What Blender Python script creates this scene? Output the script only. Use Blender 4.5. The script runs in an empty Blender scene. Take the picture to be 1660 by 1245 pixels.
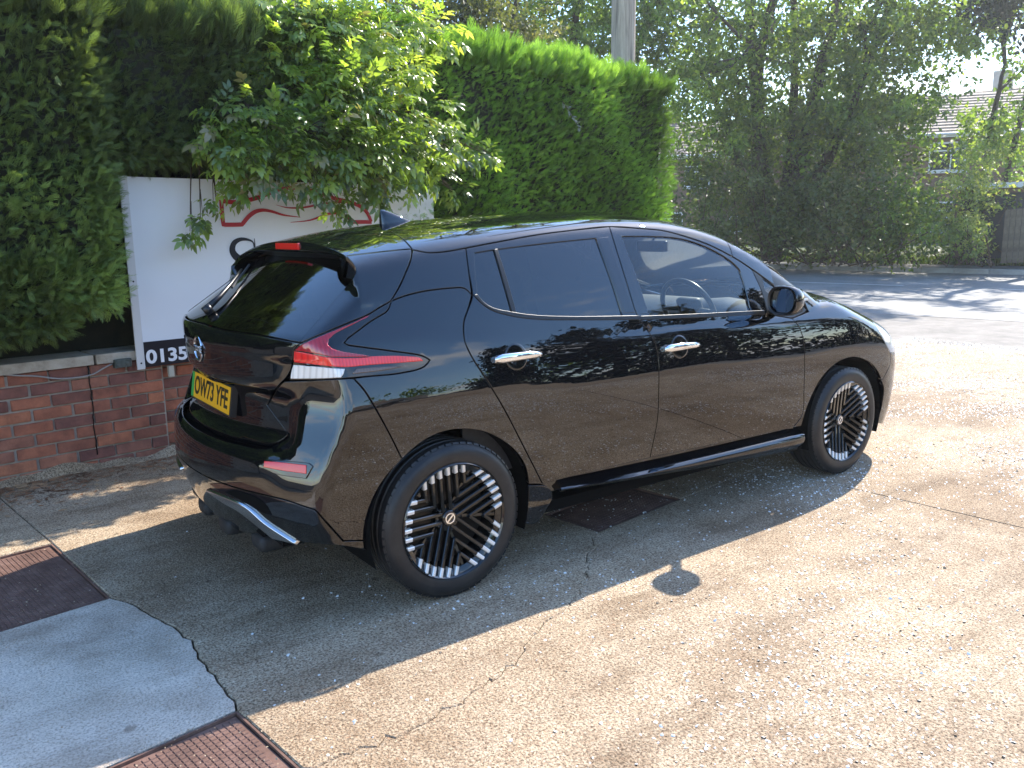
import bpy, bmesh, math, random
import numpy as np
from mathutils import Vector, Matrix, Euler
from mathutils.geometry import delaunay_2d_cdt
random.seed(7)
RNG = np.random.default_rng(7)
scn = bpy.context.scene
COL = scn.collection
PI = math.pi

# ------------------------------------------------------------------ camera
CAM_P = np.array([-1.6433, -3.5229, 1.4515])
YAW, PITCH, ROLL = math.radians(53.8906), math.radians(10.6960), math.radians(-0.7456)
FPX = 1337.997
IW, IH = 1660.0, 1245.0
def cam_axes():
    f = np.array([math.cos(PITCH)*math.cos(YAW), math.cos(PITCH)*math.sin(YAW), -math.sin(PITCH)])
    r = np.array([math.sin(YAW), -math.cos(YAW), 0.0]); u = np.cross(r, f)
    c, s = math.cos(ROLL), math.sin(ROLL)
    return c*r+s*u, -s*r+c*u, f
CR, CU, CF = cam_axes()
cam_d = bpy.data.cameras.new("camera"); cam = bpy.data.objects.new("camera", cam_d); COL.objects.link(cam)
cam_d.sensor_width = 36.0; cam_d.lens = FPX/IW*36.0; cam_d.clip_end = 2000; cam_d.clip_start = 0.05
cam.matrix_world = Matrix(((CR[0], CU[0], -CF[0], CAM_P[0]), (CR[1], CU[1], -CF[1], CAM_P[1]), (CR[2], CU[2], -CF[2], CAM_P[2]), (0, 0, 0, 1)))
scn.camera = cam

# ------------------------------------------------------------------ sun, sky, exposure
SUN_AZ, SUN_EL = math.radians(17.3), math.radians(41.5)      # azimuth counter-clockwise from +x
SUN_DIR = Vector((math.cos(SUN_EL)*math.cos(SUN_AZ), math.cos(SUN_EL)*math.sin(SUN_AZ), math.sin(SUN_EL)))
sun_d = bpy.data.lights.new("sun", 'SUN'); sun = bpy.data.objects.new("sun", sun_d); COL.objects.link(sun)
sun_d.energy = 3.2; sun_d.angle = math.radians(0.53); sun_d.color = (1.0, 0.93, 0.82)
sun.rotation_euler = SUN_DIR.to_track_quat('Z', 'Y').to_euler(); sun.location = (10, 3, 12)
world = bpy.data.worlds.new("World"); scn.world = world; world.use_nodes = True
def build_world():
    nt = world.node_tree; nt.nodes.clear(); N = nt.nodes.new; L = nt.links.new
    out = N('ShaderNodeOutputWorld'); bg = N('ShaderNodeBackground'); L(bg.outputs[0], out.inputs[0])
    sky = N('ShaderNodeTexSky'); sky.sky_type = 'NISHITA'; sky.sun_disc = False
    sky.sun_elevation = SUN_EL; sky.sun_rotation = math.radians(90) - SUN_AZ
    sky.altitude = 20; sky.air_density = 1.0; sky.dust_density = 0.5; sky.ozone_density = 3.0
    bg.inputs['Strength'].default_value = 0.15
    tc = N('ShaderNodeTexCoord'); sep = N('ShaderNodeSeparateXYZ'); L(tc.outputs['Generated'], sep.inputs[0])
    # project the direction on a cloud layer
    zz = N('ShaderNodeMath'); zz.operation = 'MAXIMUM'; L(sep.outputs[2], zz.inputs[0]); zz.inputs[1].default_value = 0.0
    za = N('ShaderNodeMath'); za.operation = 'ADD'; L(zz.outputs[0], za.inputs[0]); za.inputs[1].default_value = 0.22
    dx = N('ShaderNodeMath'); dx.operation = 'DIVIDE'; L(sep.outputs[0], dx.inputs[0]); L(za.outputs[0], dx.inputs[1])
    dy = N('ShaderNodeMath'); dy.operation = 'DIVIDE'; L(sep.outputs[1], dy.inputs[0]); L(za.outputs[0], dy.inputs[1])
    cb = N('ShaderNodeCombineXYZ'); L(dx.outputs[0], cb.inputs[0]); L(dy.outputs[0], cb.inputs[1])
    no = N('ShaderNodeTexNoise'); no.inputs['Scale'].default_value = 1.5; no.inputs['Detail'].default_value = 9; no.inputs['Roughness'].default_value = 0.56
    no.inputs['Distortion'].default_value = 0.25
    L(cb.outputs[0], no.inputs['Vector'])
    rp = N('ShaderNodeValToRGB'); rp.color_ramp.elements[0].position = 0.47; rp.color_ramp.elements[1].position = 0.60
    fade = N('ShaderNodeMath'); fade.operation = 'MULTIPLY_ADD'; L(zz.outputs[0], fade.inputs[0]); fade.inputs[1].default_value = -0.22; L(no.outputs[0], fade.inputs[2]); L(fade.outputs[0], rp.inputs[0])
    mx = N('ShaderNodeMix'); mx.data_type = 'RGBA'
    hs = N('ShaderNodeHueSaturation'); hs.inputs['Saturation'].default_value = 1.12; hs.inputs['Value'].default_value = 1.0; L(sky.outputs[0], hs.inputs['Color'])
    L(rp.outputs[0], mx.inputs[0]); L(hs.outputs[0], mx.inputs[6]); mx.inputs[7].default_value = (5.2, 5.4, 5.8, 1)
    L(mx.outputs[2], bg.inputs[0])
build_world()
scn.view_settings.view_transform = 'Standard'; scn.view_settings.look = 'None'
scn.view_settings.gamma = 1.0; scn.view_settings.use_curve_mapping = False
scn.view_settings.exposure = 1.75
scn.cycles.max_bounces = 8; scn.cycles.transparent_max_bounces = 12
scn.cycles.sample_clamp_indirect = 6.0; scn.cycles.use_denoising = True

# ------------------------------------------------------------------ helpers
def mat(name, col=(0.5, 0.5, 0.5), rough=0.5, metal=0.0, spec=0.5, coat=0.0, trans=0.0, ior=1.45, emit=None):
    m = bpy.data.materials.new(name); m.use_nodes = True
    b = m.node_tree.nodes['Principled BSDF']
    b.inputs['Base Color'].default_value = (*col, 1); b.inputs['Roughness'].default_value = rough
    b.inputs['Metallic'].default_value = metal; b.inputs['Specular IOR Level'].default_value = spec
    b.inputs['Coat Weight'].default_value = coat; b.inputs['Coat Roughness'].default_value = 0.01
    b.inputs['Transmission Weight'].default_value = trans; b.inputs['IOR'].default_value = ior
    if emit: b.inputs['Emission Color'].default_value = (*emit, 1); b.inputs['Emission Strength'].default_value = 1
    return m
def nodes(m): return m.node_tree.nodes, m.node_tree.links, m.node_tree.nodes['Principled BSDF']
def noise_col(m, cols, scale=8, detail=5, rough=0.6, lo=0.3, hi=0.7, bump=0.0, bscale=None, coord='Object', bdist=0.01):
    N, L, b = nodes(m)
    tc = N.new('ShaderNodeTexCoord'); n = N.new('ShaderNodeTexNoise'); n.inputs['Scale'].default_value = scale
    n.inputs['Detail'].default_value = detail; n.inputs['Roughness'].default_value = rough
    L.new(tc.outputs[coord], n.inputs['Vector'])
    r = N.new('ShaderNodeValToRGB'); L.new(n.outputs[0], r.inputs[0])
    els = r.color_ramp.elements
    els[0].position = lo; els[0].color = (*cols[0], 1); els[1].position = hi; els[1].color = (*cols[-1], 1)
    for i, c in enumerate(cols[1:-1]):
        e = els.new(lo+(hi-lo)*(i+1)/(len(cols)-1)); e.color = (*c, 1)
    L.new(r.outputs[0], b.inputs['Base Color'])
    if bump:
        n2 = N.new('ShaderNodeTexNoise'); n2.inputs['Scale'].default_value = bscale or scale*4; n2.inputs['Detail'].default_value = 6
        L.new(tc.outputs[coord], n2.inputs['Vector'])
        bp = N.new('ShaderNodeBump'); bp.inputs['Strength'].default_value = bump; bp.inputs['Distance'].default_value = bdist
        L.new(n2.outputs[0], bp.inputs['Height']); L.new(bp.outputs[0], b.inputs['Normal'])
    return m
def tag(o, label=None, cat=None, group=None, kind=None):
    if label: o['label'] = label
    if cat: o['category'] = cat
    if group: o['group'] = group
    if kind: o['kind'] = kind
    return o
def empty(name, loc=(0, 0, 0), rz=0.0, parent=None):
    o = bpy.data.objects.new(name, None); COL.objects.link(o); o.location = loc; o.rotation_euler = (0, 0, rz)
    o.empty_display_size = 0.1
    if parent: o.parent = parent
    return o
def mesh_np(name, V, Fc, m, parent=None, smooth=False, normals=None, mats=None, midx=None):
    me = bpy.data.meshes.new(name)
    V = np.asarray(V, dtype=np.float64)
    if isinstance(Fc, np.ndarray) and Fc.ndim == 2:
        nf, k = Fc.shape
        me.vertices.add(len(V)); me.vertices.foreach_set('co', V.astype(np.float32).ravel())
        me.loops.add(nf*k); me.loops.foreach_set('vertex_index', Fc.astype(np.int32).ravel())
        me.polygons.add(nf); me.polygons.foreach_set('loop_start', np.arange(0, nf*k, k, dtype=np.int32))
        me.update(calc_edges=True)
    else:
        me.from_pydata([tuple(v) for v in V], [], [tuple(f) for f in Fc]); me.update()
    for q in (mats or [m]): me.materials.append(q)
    if midx is not None: me.polygons.foreach_set('material_index', np.asarray(midx, dtype=np.int32))
    if smooth or normals is not None: me.polygons.foreach_set('use_smooth', np.ones(len(me.polygons), dtype=bool))
    if normals is not None:
        me.normals_split_custom_set_from_vertices([tuple(n) for n in normals])
    o = bpy.data.objects.new(name, me); COL.objects.link(o)
    if parent: o.parent = parent
    return o
def add_copy(src, parent=None, loc=None, rot=None, name=None):
    c = src.copy(); COL.objects.link(c)
    if name: c.name = name
    c.parent = parent
    if loc is not None: c.location = loc
    if rot is not None: c.rotation_euler = rot
    return c
def copy_tree(o, parent=None):
    c = o.copy(); COL.objects.link(c); c.parent = parent
    for ch in list(o.children): copy_tree(ch, c)
    return c
class MB:
    """collects shapes in one mesh"""
    def __init__(s): s.v = []; s.f = []; s.m = []
    def add(s, V, Fc, mi=0):
        k = len(s.v); s.v += [tuple(float(a) for a in p) for p in V]
        for f in Fc: s.f.append(tuple(i+k for i in f)); s.m.append(mi)
    def box(s, c, d, R=None, mi=0, bev=0.0):
        if bev > 0:
            bm = bmesh.new(); bmesh.ops.create_cube(bm, size=1.0)
            bmesh.ops.scale(bm, vec=d, verts=bm.verts)
            bmesh.ops.bevel(bm, geom=bm.edges[:], offset=bev, segments=2, affect='EDGES', profile=0.6)
            bm.verts.index_update()
            V = [v.co.copy() for v in bm.verts]; Fc = [[v.index for v in f.verts] for f in bm.faces]; bm.free()
        else:
            V = [Vector((x*d[0]/2, y*d[1]/2, z*d[2]/2)) for x in (-1, 1) for y in (-1, 1) for z in (-1, 1)]
            Fc = [(0, 1, 3, 2), (4, 6, 7, 5), (0, 4, 5, 1), (2, 3, 7, 6), (0, 2, 6, 4), (1, 5, 7, 3)]
        if R is not None: V = [R @ v for v in V]
        V = [v+Vector(c) for v in V]
        s.add(V, Fc, mi)
    def tube(s, pts, rad, n=8, mi=0, caps=True):
        pts = [Vector(p) for p in pts]
        if not hasattr(rad, '__len__'): rad = [rad]*len(pts)
        V = []; up = Vector((0.13, 0.07, 1)).normalized()
        x = None
        for i, p in enumerate(pts):
            t = (pts[min(i+1, len(pts)-1)]-pts[max(i-1, 0)]).normalized()
            if x is None:
                x = t.cross(up);  x = x.normalized() if x.length > 1e-3 else t.orthogonal().normalized()
            else:
                x = (x - t*x.dot(t)).normalized()
            y = t.cross(x)
            for j in range(n):
                a = 2*PI*j/n; V.append(p+(x*math.cos(a)+y*math.sin(a))*rad[i])
        Fc = []
        for i in range(len(pts)-1):
            for j in range(n):
                j2 = (j+1) % n; Fc.append((i*n+j, i*n+j2, (i+1)*n+j2, (i+1)*n+j))
        if caps: Fc.append(tuple(range(n-1, -1, -1))); Fc.append(tuple(range((len(pts)-1)*n, len(pts)*n)))
        s.add(V, Fc, mi)
    def lathe(s, prof, n=48, axis='y', c=(0, 0, 0), mi=0, close=False):
        """prof: list of (r, h) along axis"""
        V = []
        for r, h in prof:
            for j in range(n):
                a = 2*PI*j/n
                if axis == 'y': V.append((c[0]+r*math.cos(a), c[1]+h, c[2]+r*math.sin(a)))
                else: V.append((c[0]+r*math.cos(a), c[1]+r*math.sin(a), c[2]+h))
        Fc = []
        m = len(prof)
        for i in range(m-1 if not close else m):
            i2 = (i+1) % m
            for j in range(n):
                j2 = (j+1) % n; Fc.append((i*n+j, i*n+j2, i2*n+j2, i2*n+j))
        s.add(V, Fc, mi)
    def prism(s, poly, thick, R=None, c=(0, 0, 0), mi=0):
        """poly in local xz, extruded along y from 0 to thick"""
        n = len(poly)
        V = [Vector((p[0], 0, p[1])) for p in poly]+[Vector((p[0], thick, p[1])) for p in poly]
        if R is not None: V = [R @ v for v in V]
        V = [v+Vector(c) for v in V]
        Fc = [tuple(range(n)), tuple(range(2*n-1, n-1, -1))]+[(i, i+n, (i+1) % n+n, (i+1) % n) for i in range(n)]
        s.add(V, Fc, mi)
    def build(s, name, m, parent=None, smooth=False, mats=None, angle=None):
        me = bpy.data.meshes.new(name); me.from_pydata(s.v, [], s.f)
        for q in (mats or [m]): me.materials.append(q)
        me.polygons.foreach_set('material_index', s.m)
        bm = bmesh.new(); bm.from_mesh(me); bmesh.ops.recalc_face_normals(bm, faces=bm.faces[:]); bm.to_mesh(me); bm.free()
        if smooth or angle:
            me.polygons.foreach_set('use_smooth', [True]*len(me.polygons))
            if angle: me.set_sharp_from_angle(angle=math.radians(angle))
        me.update()
        o = bpy.data.objects.new(name, me); COL.objects.link(o)
        if parent: o.parent = parent
        return o
def nspline(xs, ys):
    """natural cubic spline, straight beyond its ends"""
    xs = np.array(xs, float); ys = np.array(ys, float); n = len(xs); h = np.diff(xs)
    A = np.zeros((n, n)); b = np.zeros(n); A[0, 0] = A[-1, -1] = 1
    for i in range(1, n-1):
        A[i, i-1] = h[i-1]; A[i, i] = 2*(h[i-1]+h[i]); A[i, i+1] = h[i]
        b[i] = 6*((ys[i+1]-ys[i])/h[i]-(ys[i]-ys[i-1])/h[i-1])
    M = np.linalg.solve(A, b)
    s0 = (ys[1]-ys[0])/h[0]-h[0]/6*M[1]; s1 = (ys[-1]-ys[-2])/h[-1]+h[-1]/6*M[-2]
    def f(x):
        x = np.asarray(x, float); xc = np.clip(x, xs[0], xs[-1]); i = np.clip(np.searchsorted(xs, xc)-1, 0, n-2)
        a = xs[i+1]-xc; c = xc-xs[i]; H = h[i]
        v = M[i]*a**3/(6*H)+M[i+1]*c**3/(6*H)+(ys[i]/H-M[i]*H/6)*a+(ys[i+1]/H-M[i+1]*H/6)*c
        return v+np.where(x < xs[0], (x-xs[0])*s0, 0)+np.where(x > xs[-1], (x-xs[-1])*s1, 0)
    return f
def catmull(P, n=8):
    P = np.asarray(P, float)
    if len(P) < 3:
        t = np.linspace(0, 1, n+1)[:, None]; return P[0]*(1-t)+P[-1]*t
    Q = np.vstack([2*P[0]-P[1], P, 2*P[-1]-P[-2]]); out = []
    for i in range(1, len(Q)-2):
        p0, p1, p2, p3 = Q[i-1], Q[i], Q[i+1], Q[i+2]
        d0, d1, d2 = [max(np.linalg.norm(b-a), 1e-9)**0.5 for a, b in ((p0, p1), (p1, p2), (p2, p3))]
        m1 = (p1-p0)/d0-(p2-p0)/(d0+d1)+(p2-p1)/d1; m2 = (p2-p1)/d1-(p3-p1)/(d1+d2)+(p3-p2)/d2
        m1 = m1*d1; m2 = m2*d1
        for t in np.linspace(0, 1, n, endpoint=False):
            out.append((2*t**3-3*t**2+1)*p1+(t**3-2*t**2+t)*m1+(-2*t**3+3*t**2)*p2+(t**3-t**2)*m2)
    out.append(P[-1]); return np.array(out)
def seg_curve(pts, n=8):
    """pts with an optional third item True marking a corner; returns a dense polyline"""
    runs = []; cur = [pts[0][:2]]
    for p in pts[1:]:
        cur.append(p[:2])
        if len(p) > 2: runs.append(cur); cur = [p[:2]]
    if len(cur) > 1: runs.append(cur)
    out = []
    for r in runs:
        c = catmull(r, n); out.append(c if not out else c[1:])
    return np.vstack(out)
# ------------------------------------------------------------------ the car's body as one smooth surface
def smax(a, b, k): h = np.maximum(k-np.abs(a-b), 0)/k; return np.maximum(a, b)+h*h*h*k/6
def smin(a, b, k): h = np.maximum(k-np.abs(a-b), 0)/k; return np.minimum(a, b)-h*h*h*k/6
def pos(d, e): return 0.5*(d+np.sqrt(d*d+e*e))
def sstep(x, a, b): t = np.clip((x-a)/(b-a), 0, 1); return t*t*(3-2*t)
W_ = nspline([-0.9, -0.55, -0.2, 0.3, 1.0, 2.0, 2.6, 3.0, 3.3, 3.6], [0.855, 0.868, 0.886, 0.893, 0.893, 0.892, 0.892, 0.882, 0.852, 0.79])
ZC_ = nspline([-0.7, -0.3, 0.0, 0.25, 0.55, 0.85, 1.2, 1.8, 2.25, 2.7, 3.1, 3.5], [0.80, 0.82, 0.83, 0.83, 0.80, 0.785, 0.785, 0.765, 0.75, 0.755, 0.72, 0.66])
CU_ = nspline([-0.6, 0.0, 0.5, 1.0, 1.6, 2.2, 3.0], [0.20, 0.17, 0.145, 0.12, 0.095, 0.09, 0.10])
ZS_ = nspline([-0.6, -0.13, 0.17, 0.7, 1.07, 1.47, 2.1, 2.7, 3.3], [1.08, 1.06, 1.032, 0.993, 0.969, 0.963, 0.94, 0.92, 0.84])
ZB_ = nspline([-0.7, -0.5, -0.33, -0.2, -0.05, 0.08, 0.16, 0.25, 0.40, 0.65, 1.0, 1.5, 2.0, 2.4, 2.7, 2.95, 3.1, 3.27, 3.47, 3.6],
              [1.00, 1.045, 1.135, 1.185, 1.215, 1.215, 1.175, 1.125, 1.082, 1.058, 1.035, 1.02, 1.005, 1.01, 1.01, 0.982, 0.955, 0.888, 0.79, 0.71])
TL_ = nspline([0.15, 0.22, 0.30, 0.38, 0.46, 0.54, 0.60, 0.635, 0.665, 0.70, 0.78, 0.84, 0.875, 0.91, 0.98, 1.05, 1.12],
              [-0.60, -0.66, -0.71, -0.745, -0.765, -0.768, -0.76, -0.735, -0.675, -0.648, -0.642, -0.650, -0.675, -0.684, -0.686, -0.688, -0.69])
TC_ = nspline([0.15, 0.22, 0.30, 0.38, 0.46, 0.54, 0.70, 0.86, 0.95, 1.05, 1.12],
              [-0.60, -0.66, -0.71, -0.745, -0.766, -0.762, -0.712, -0.664, -0.668, -0.683, -0.69])
FL_ = nspline([0.15, 0.3, 0.5, 0.65, 0.75, 0.82, 0.90], [3.56, 3.63, 3.67, 3.66, 3.60, 3.50, 3.30])
ZG_ = nspline([-0.6, -0.35, -0.28, 0.0, 0.4, 0.9, 1.3, 1.6, 1.85, 2.05, 2.3, 2.55, 2.8, 3.1],
              [1.335, 1.39, 1.405, 1.455, 1.497, 1.527, 1.533, 1.508, 1.45, 1.375, 1.25, 1.115, 0.98, 0.82])
def ztop(x, Y): return ZG_(x)-0.13*Y*Y-0.10*Y**4
def F_body(x, Y, z):
    W = W_(x); d = z-ZC_(x); dp = pos(d, 0.008); dn = pos(-d, 0.008)
    A = 0.03*dn+0.10*dn*dn+CU_(x)*dp+0.30*dp*dp+0.42*pos(z-ZS_(x), 0.012)
    g1 = Y-(W-A)
    g2 = z-(ZB_(x)+0.05*(1-(Y/0.86)**2)+0.07*sstep(x, 2.3, 2.8)*np.clip(1-Y/0.8, 0, 1))
    tl = TL_(z)+0.30*Y*Y+(TC_(z)-TL_(z))*sstep(Y, 0.58, 0.72)
    g3 = (tl-x)*0.95
    g4 = (x-(FL_(z)-0.30*Y*Y-0.5*Y**6))*0.9
    lo = smax(smax(smax(g1, g2, 0.07), g3, 0.045), g4, 0.12)
    tr = pos(0.30-x, 0.15); tf = pos(x-1.5, 0.3)
    S = 0.842-0.36*(z-1.05)-0.30*(z-1.05)**2-0.085*tr*tr-0.045*tf*tf
    h1 = (Y-S)*0.94
    h2 = (z-ztop(x, Y))*np.where(x > 1.6, 0.9, 1.0)
    tg = smax(-0.665+1.52*(z-1.08), -0.688+0*z, 0.03)+0.30*Y*Y
    h3 = (tg-x)*0.6
    up = smax(smax(smax(h1, h2, 0.075), h3, 0.05), 0.99-z, 0.01)
    return smin(lo, up, 0.010)
def F_fin(x, Y, z):
    """greenhouse carried on backwards into the spoiler's side fins"""
    tr = pos(0.30-x, 0.15)
    S = 0.842-0.36*(z-1.05)-0.30*(z-1.05)**2-0.085*tr*tr
    return smax(smax(smax((Y-S)*0.94, z-ztop(x, Y), 0.06), (-0.317+0.02*Y*Y)-x, 0.012), 1.18-z, 0.01)
def Fb(P):
    x, y, z = P[..., 0], P[..., 1], P[..., 2]; Y = np.sqrt(y*y+1e-8)
    return F_body(x, Y, z)
def Fs(P):
    x, y, z = P[..., 0], P[..., 1], P[..., 2]; Y = np.sqrt(y*y+1e-8)
    return smin(F_body(x, Y, z), F_fin(x, Y, z), 0.012)
def grad(fn, P, e=4e-4):
    G = np.stack([(fn(P+np.eye(3)[i]*e)-fn(P-np.eye(3)[i]*e)) for i in range(3)], -1)
    return G/np.maximum(np.linalg.norm(G, axis=-1, keepdims=True), 1e-9)
def hit(fn, O, D, t0, t1, n, first):
    O = np.asarray(O, float); D = np.asarray(D, float); t = np.linspace(t0, t1, n)
    P = O[:, None, :]+D[:, None, :]*t[None, :, None]; f = fn(P); ins = f < 0
    if first: i = np.where(ins.any(1), ins.argmax(1), np.argmin(f, 1)); a = t[np.maximum(i-1, 0)]; b = t[i]
    else:
        i = n-1-ins[:, ::-1].argmax(1); i = np.where(ins.any(1), i, np.argmin(f, 1)); a = t[np.minimum(i+1, n-1)]; b = t[i]
    for _ in range(34):
        m = 0.5*(a+b); s = fn(O+D*m[:, None]) < 0; b = np.where(s, m, b); a = np.where(s, a, m)
    return O+D*(0.5*(a+b))[:, None]
def px_cast(px, fn=Fb):
    px = np.asarray(px, float)
    D = CF+CR*((px[:, :1]-IW/2)/FPX)-CU*((px[:, 1:2]-IH/2)/FPX); D /= np.linalg.norm(D, axis=1, keepdims=True)
    return hit(fn, np.repeat(CAM_P[None], len(px), 0), D, 2.0, 8.0, 1200, True)
X0, Y0, LF, X1 = -0.15, 0.42, 0.70, 2.95
W1 = Y0+LF; W2 = W1+(X1-X0); W3 = W2+LF
def base_w(w):
    """signed unrolled coordinate -> ray origin and direction in plan (right side is +w and -y)"""
    s = np.sign(w)+(w == 0); a = np.abs(w)
    th = np.clip((a-Y0)/LF, 0, 1)*PI/2; th2 = np.clip((a-W2)/LF, 0, 1)*PI/2
    ox = np.where(a < W1, X0, np.where(a < W2, X0+a-W1, X1)); oy = np.where(a < Y0, a, np.where(a < W3, Y0, Y0-(a-W3)))
    dx = np.where(a < W2, -np.cos(th), np.sin(th2)); dy = np.where(a < W2, np.sin(th), np.cos(th2))
    return ox, -oy*s, dx, -dy*s
def to_w(P):
    x, y = P[:, 0], -P[:, 1]; s = np.sign(y)+(y == 0); Y = np.abs(y)
    w = np.where(x >= X1, W2+np.where(Y > Y0, np.arctan2(x-X1, np.maximum(Y-Y0, 1e-9))/(PI/2)*LF, LF+(Y0-Y)),
        np.where(x >= X0, W1+x-X0, np.where(Y > Y0, Y0+np.arctan2(Y-Y0, X0-x)/(PI/2)*LF, Y)))
    return np.stack([w*s, P[:, 2]], 1)
def map3(mode, Q, fn):
    Q = np.asarray(Q, float)
    if mode == 'w':
        ox, oy, dx, dy = base_w(Q[:, 0])
        O = np.stack([ox, oy, Q[:, 1]], 1); D = np.stack([dx, dy, 0*dx], 1)
        P = hit(fn, O, D, 0.0, 1.1, 260, False)
    else:
        O = np.stack([Q[:, 0], Q[:, 1], np.full(len(Q), 0.3)], 1); D = np.tile([0, 0, 1.0], (len(Q), 1))
        P = hit(fn, O, D, 0.0, 1.4, 260, False)
    return P, grad(fn, P)
def resample(P, step, closed=False):
    P = np.asarray(P, float); out = [P[0]]
    # keep corners: points where the direction turns sharply
    n = len(P); keep = [0]
    for i in range(1, n-1):
        a = P[i]-P[i-1]; b = P[i+1]-P[i]
        if np.dot(a, b) < 0.9*np.linalg.norm(a)*np.linalg.norm(b): keep.append(i)
    keep.append(n-1); res = []
    for a, b in zip(keep[:-1], keep[1:]):
        S = P[a:b+1]; L = np.r_[0, np.cumsum(np.linalg.norm(np.diff(S, axis=0), axis=1))]
        if L[-1] < 1e-6: continue
        k = max(1, int(round(L[-1]/step))); t = np.linspace(0, L[-1], k+1)[:-1]
        res.append(np.stack([np.interp(t, L, S[:, 0]), np.interp(t, L, S[:, 1])], 1))
    res = np.vstack(res)
    if not closed: res = np.vstack([res, P[-1]])
    return res
def to2(mode, P): return to_w(P) if mode == 'w' else P[:, :2]
def outline(mode, segs, fn=Fb, sym=False, step=0.018):
    """segs: ('px', pts) traced points cast on the body, ('p', pts) points in the panel's own plane"""
    out = []
    for kind, pts in segs:
        c = seg_curve(pts, 8)
        out.append(to2(mode, px_cast(c, fn)) if kind == 'px' else c)
    P = np.vstack(out)
    if sym:
        k = 0 if mode == 'w' else 1
        P = P.copy(); P[0, k] = 0; P[-1, k] = 0
        M = P[1:-1][::-1].copy(); M[:, k] *= -1; P = np.vstack([P, M])
    d = np.linalg.norm(np.diff(np.vstack([P, P[:1]]), axis=0), axis=1); P = P[d > 1e-5]
    return resample(np.vstack([P, P[:1]]), step, True)
def area2(P): x, y = P[:, 0], P[:, 1]; return 0.5*np.sum(x*np.roll(y, -1)-np.roll(x, -1)*y)
def offset2(P, d):
    """moves a closed outline inwards by d"""
    s = 1 if area2(P) > 0 else -1
    e = np.roll(P, -1, 0)-P; e /= np.maximum(np.linalg.norm(e, axis=1, keepdims=True), 1e-9)
    n = np.stack([-e[:, 1], e[:, 0]], 1)*s; m = n+np.roll(n, 1, 0)
    m = m/np.maximum(np.sum(m*m, 1, keepdims=True)/2, 0.35)
    return P+m*d
def inside2(P, Q):
    x, y = Q[:, 0], Q[:, 1]; r = np.zeros(len(Q), bool); n = len(P)
    for i in range(n):
        x1, y1 = P[i]; x2, y2 = P[(i+1) % n]
        c = (y1 > y) != (y2 > y)
        r ^= c & (x < (x2-x1)*(y-y1)/((y2-y1) if y2 != y1 else 1e-12)+x1)
    return r
def dist2(P, Q):
    A = P; B = np.roll(P, -1, 0); d = np.full(len(Q), 9.0)
    for a, b in zip(A, B):
        ab = b-a; t = np.clip(((Q-a)@ab)/max(ab@ab, 1e-12), 0, 1); d = np.minimum(d, np.linalg.norm(Q-a-t[:, None]*ab, axis=1))
    return d
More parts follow.
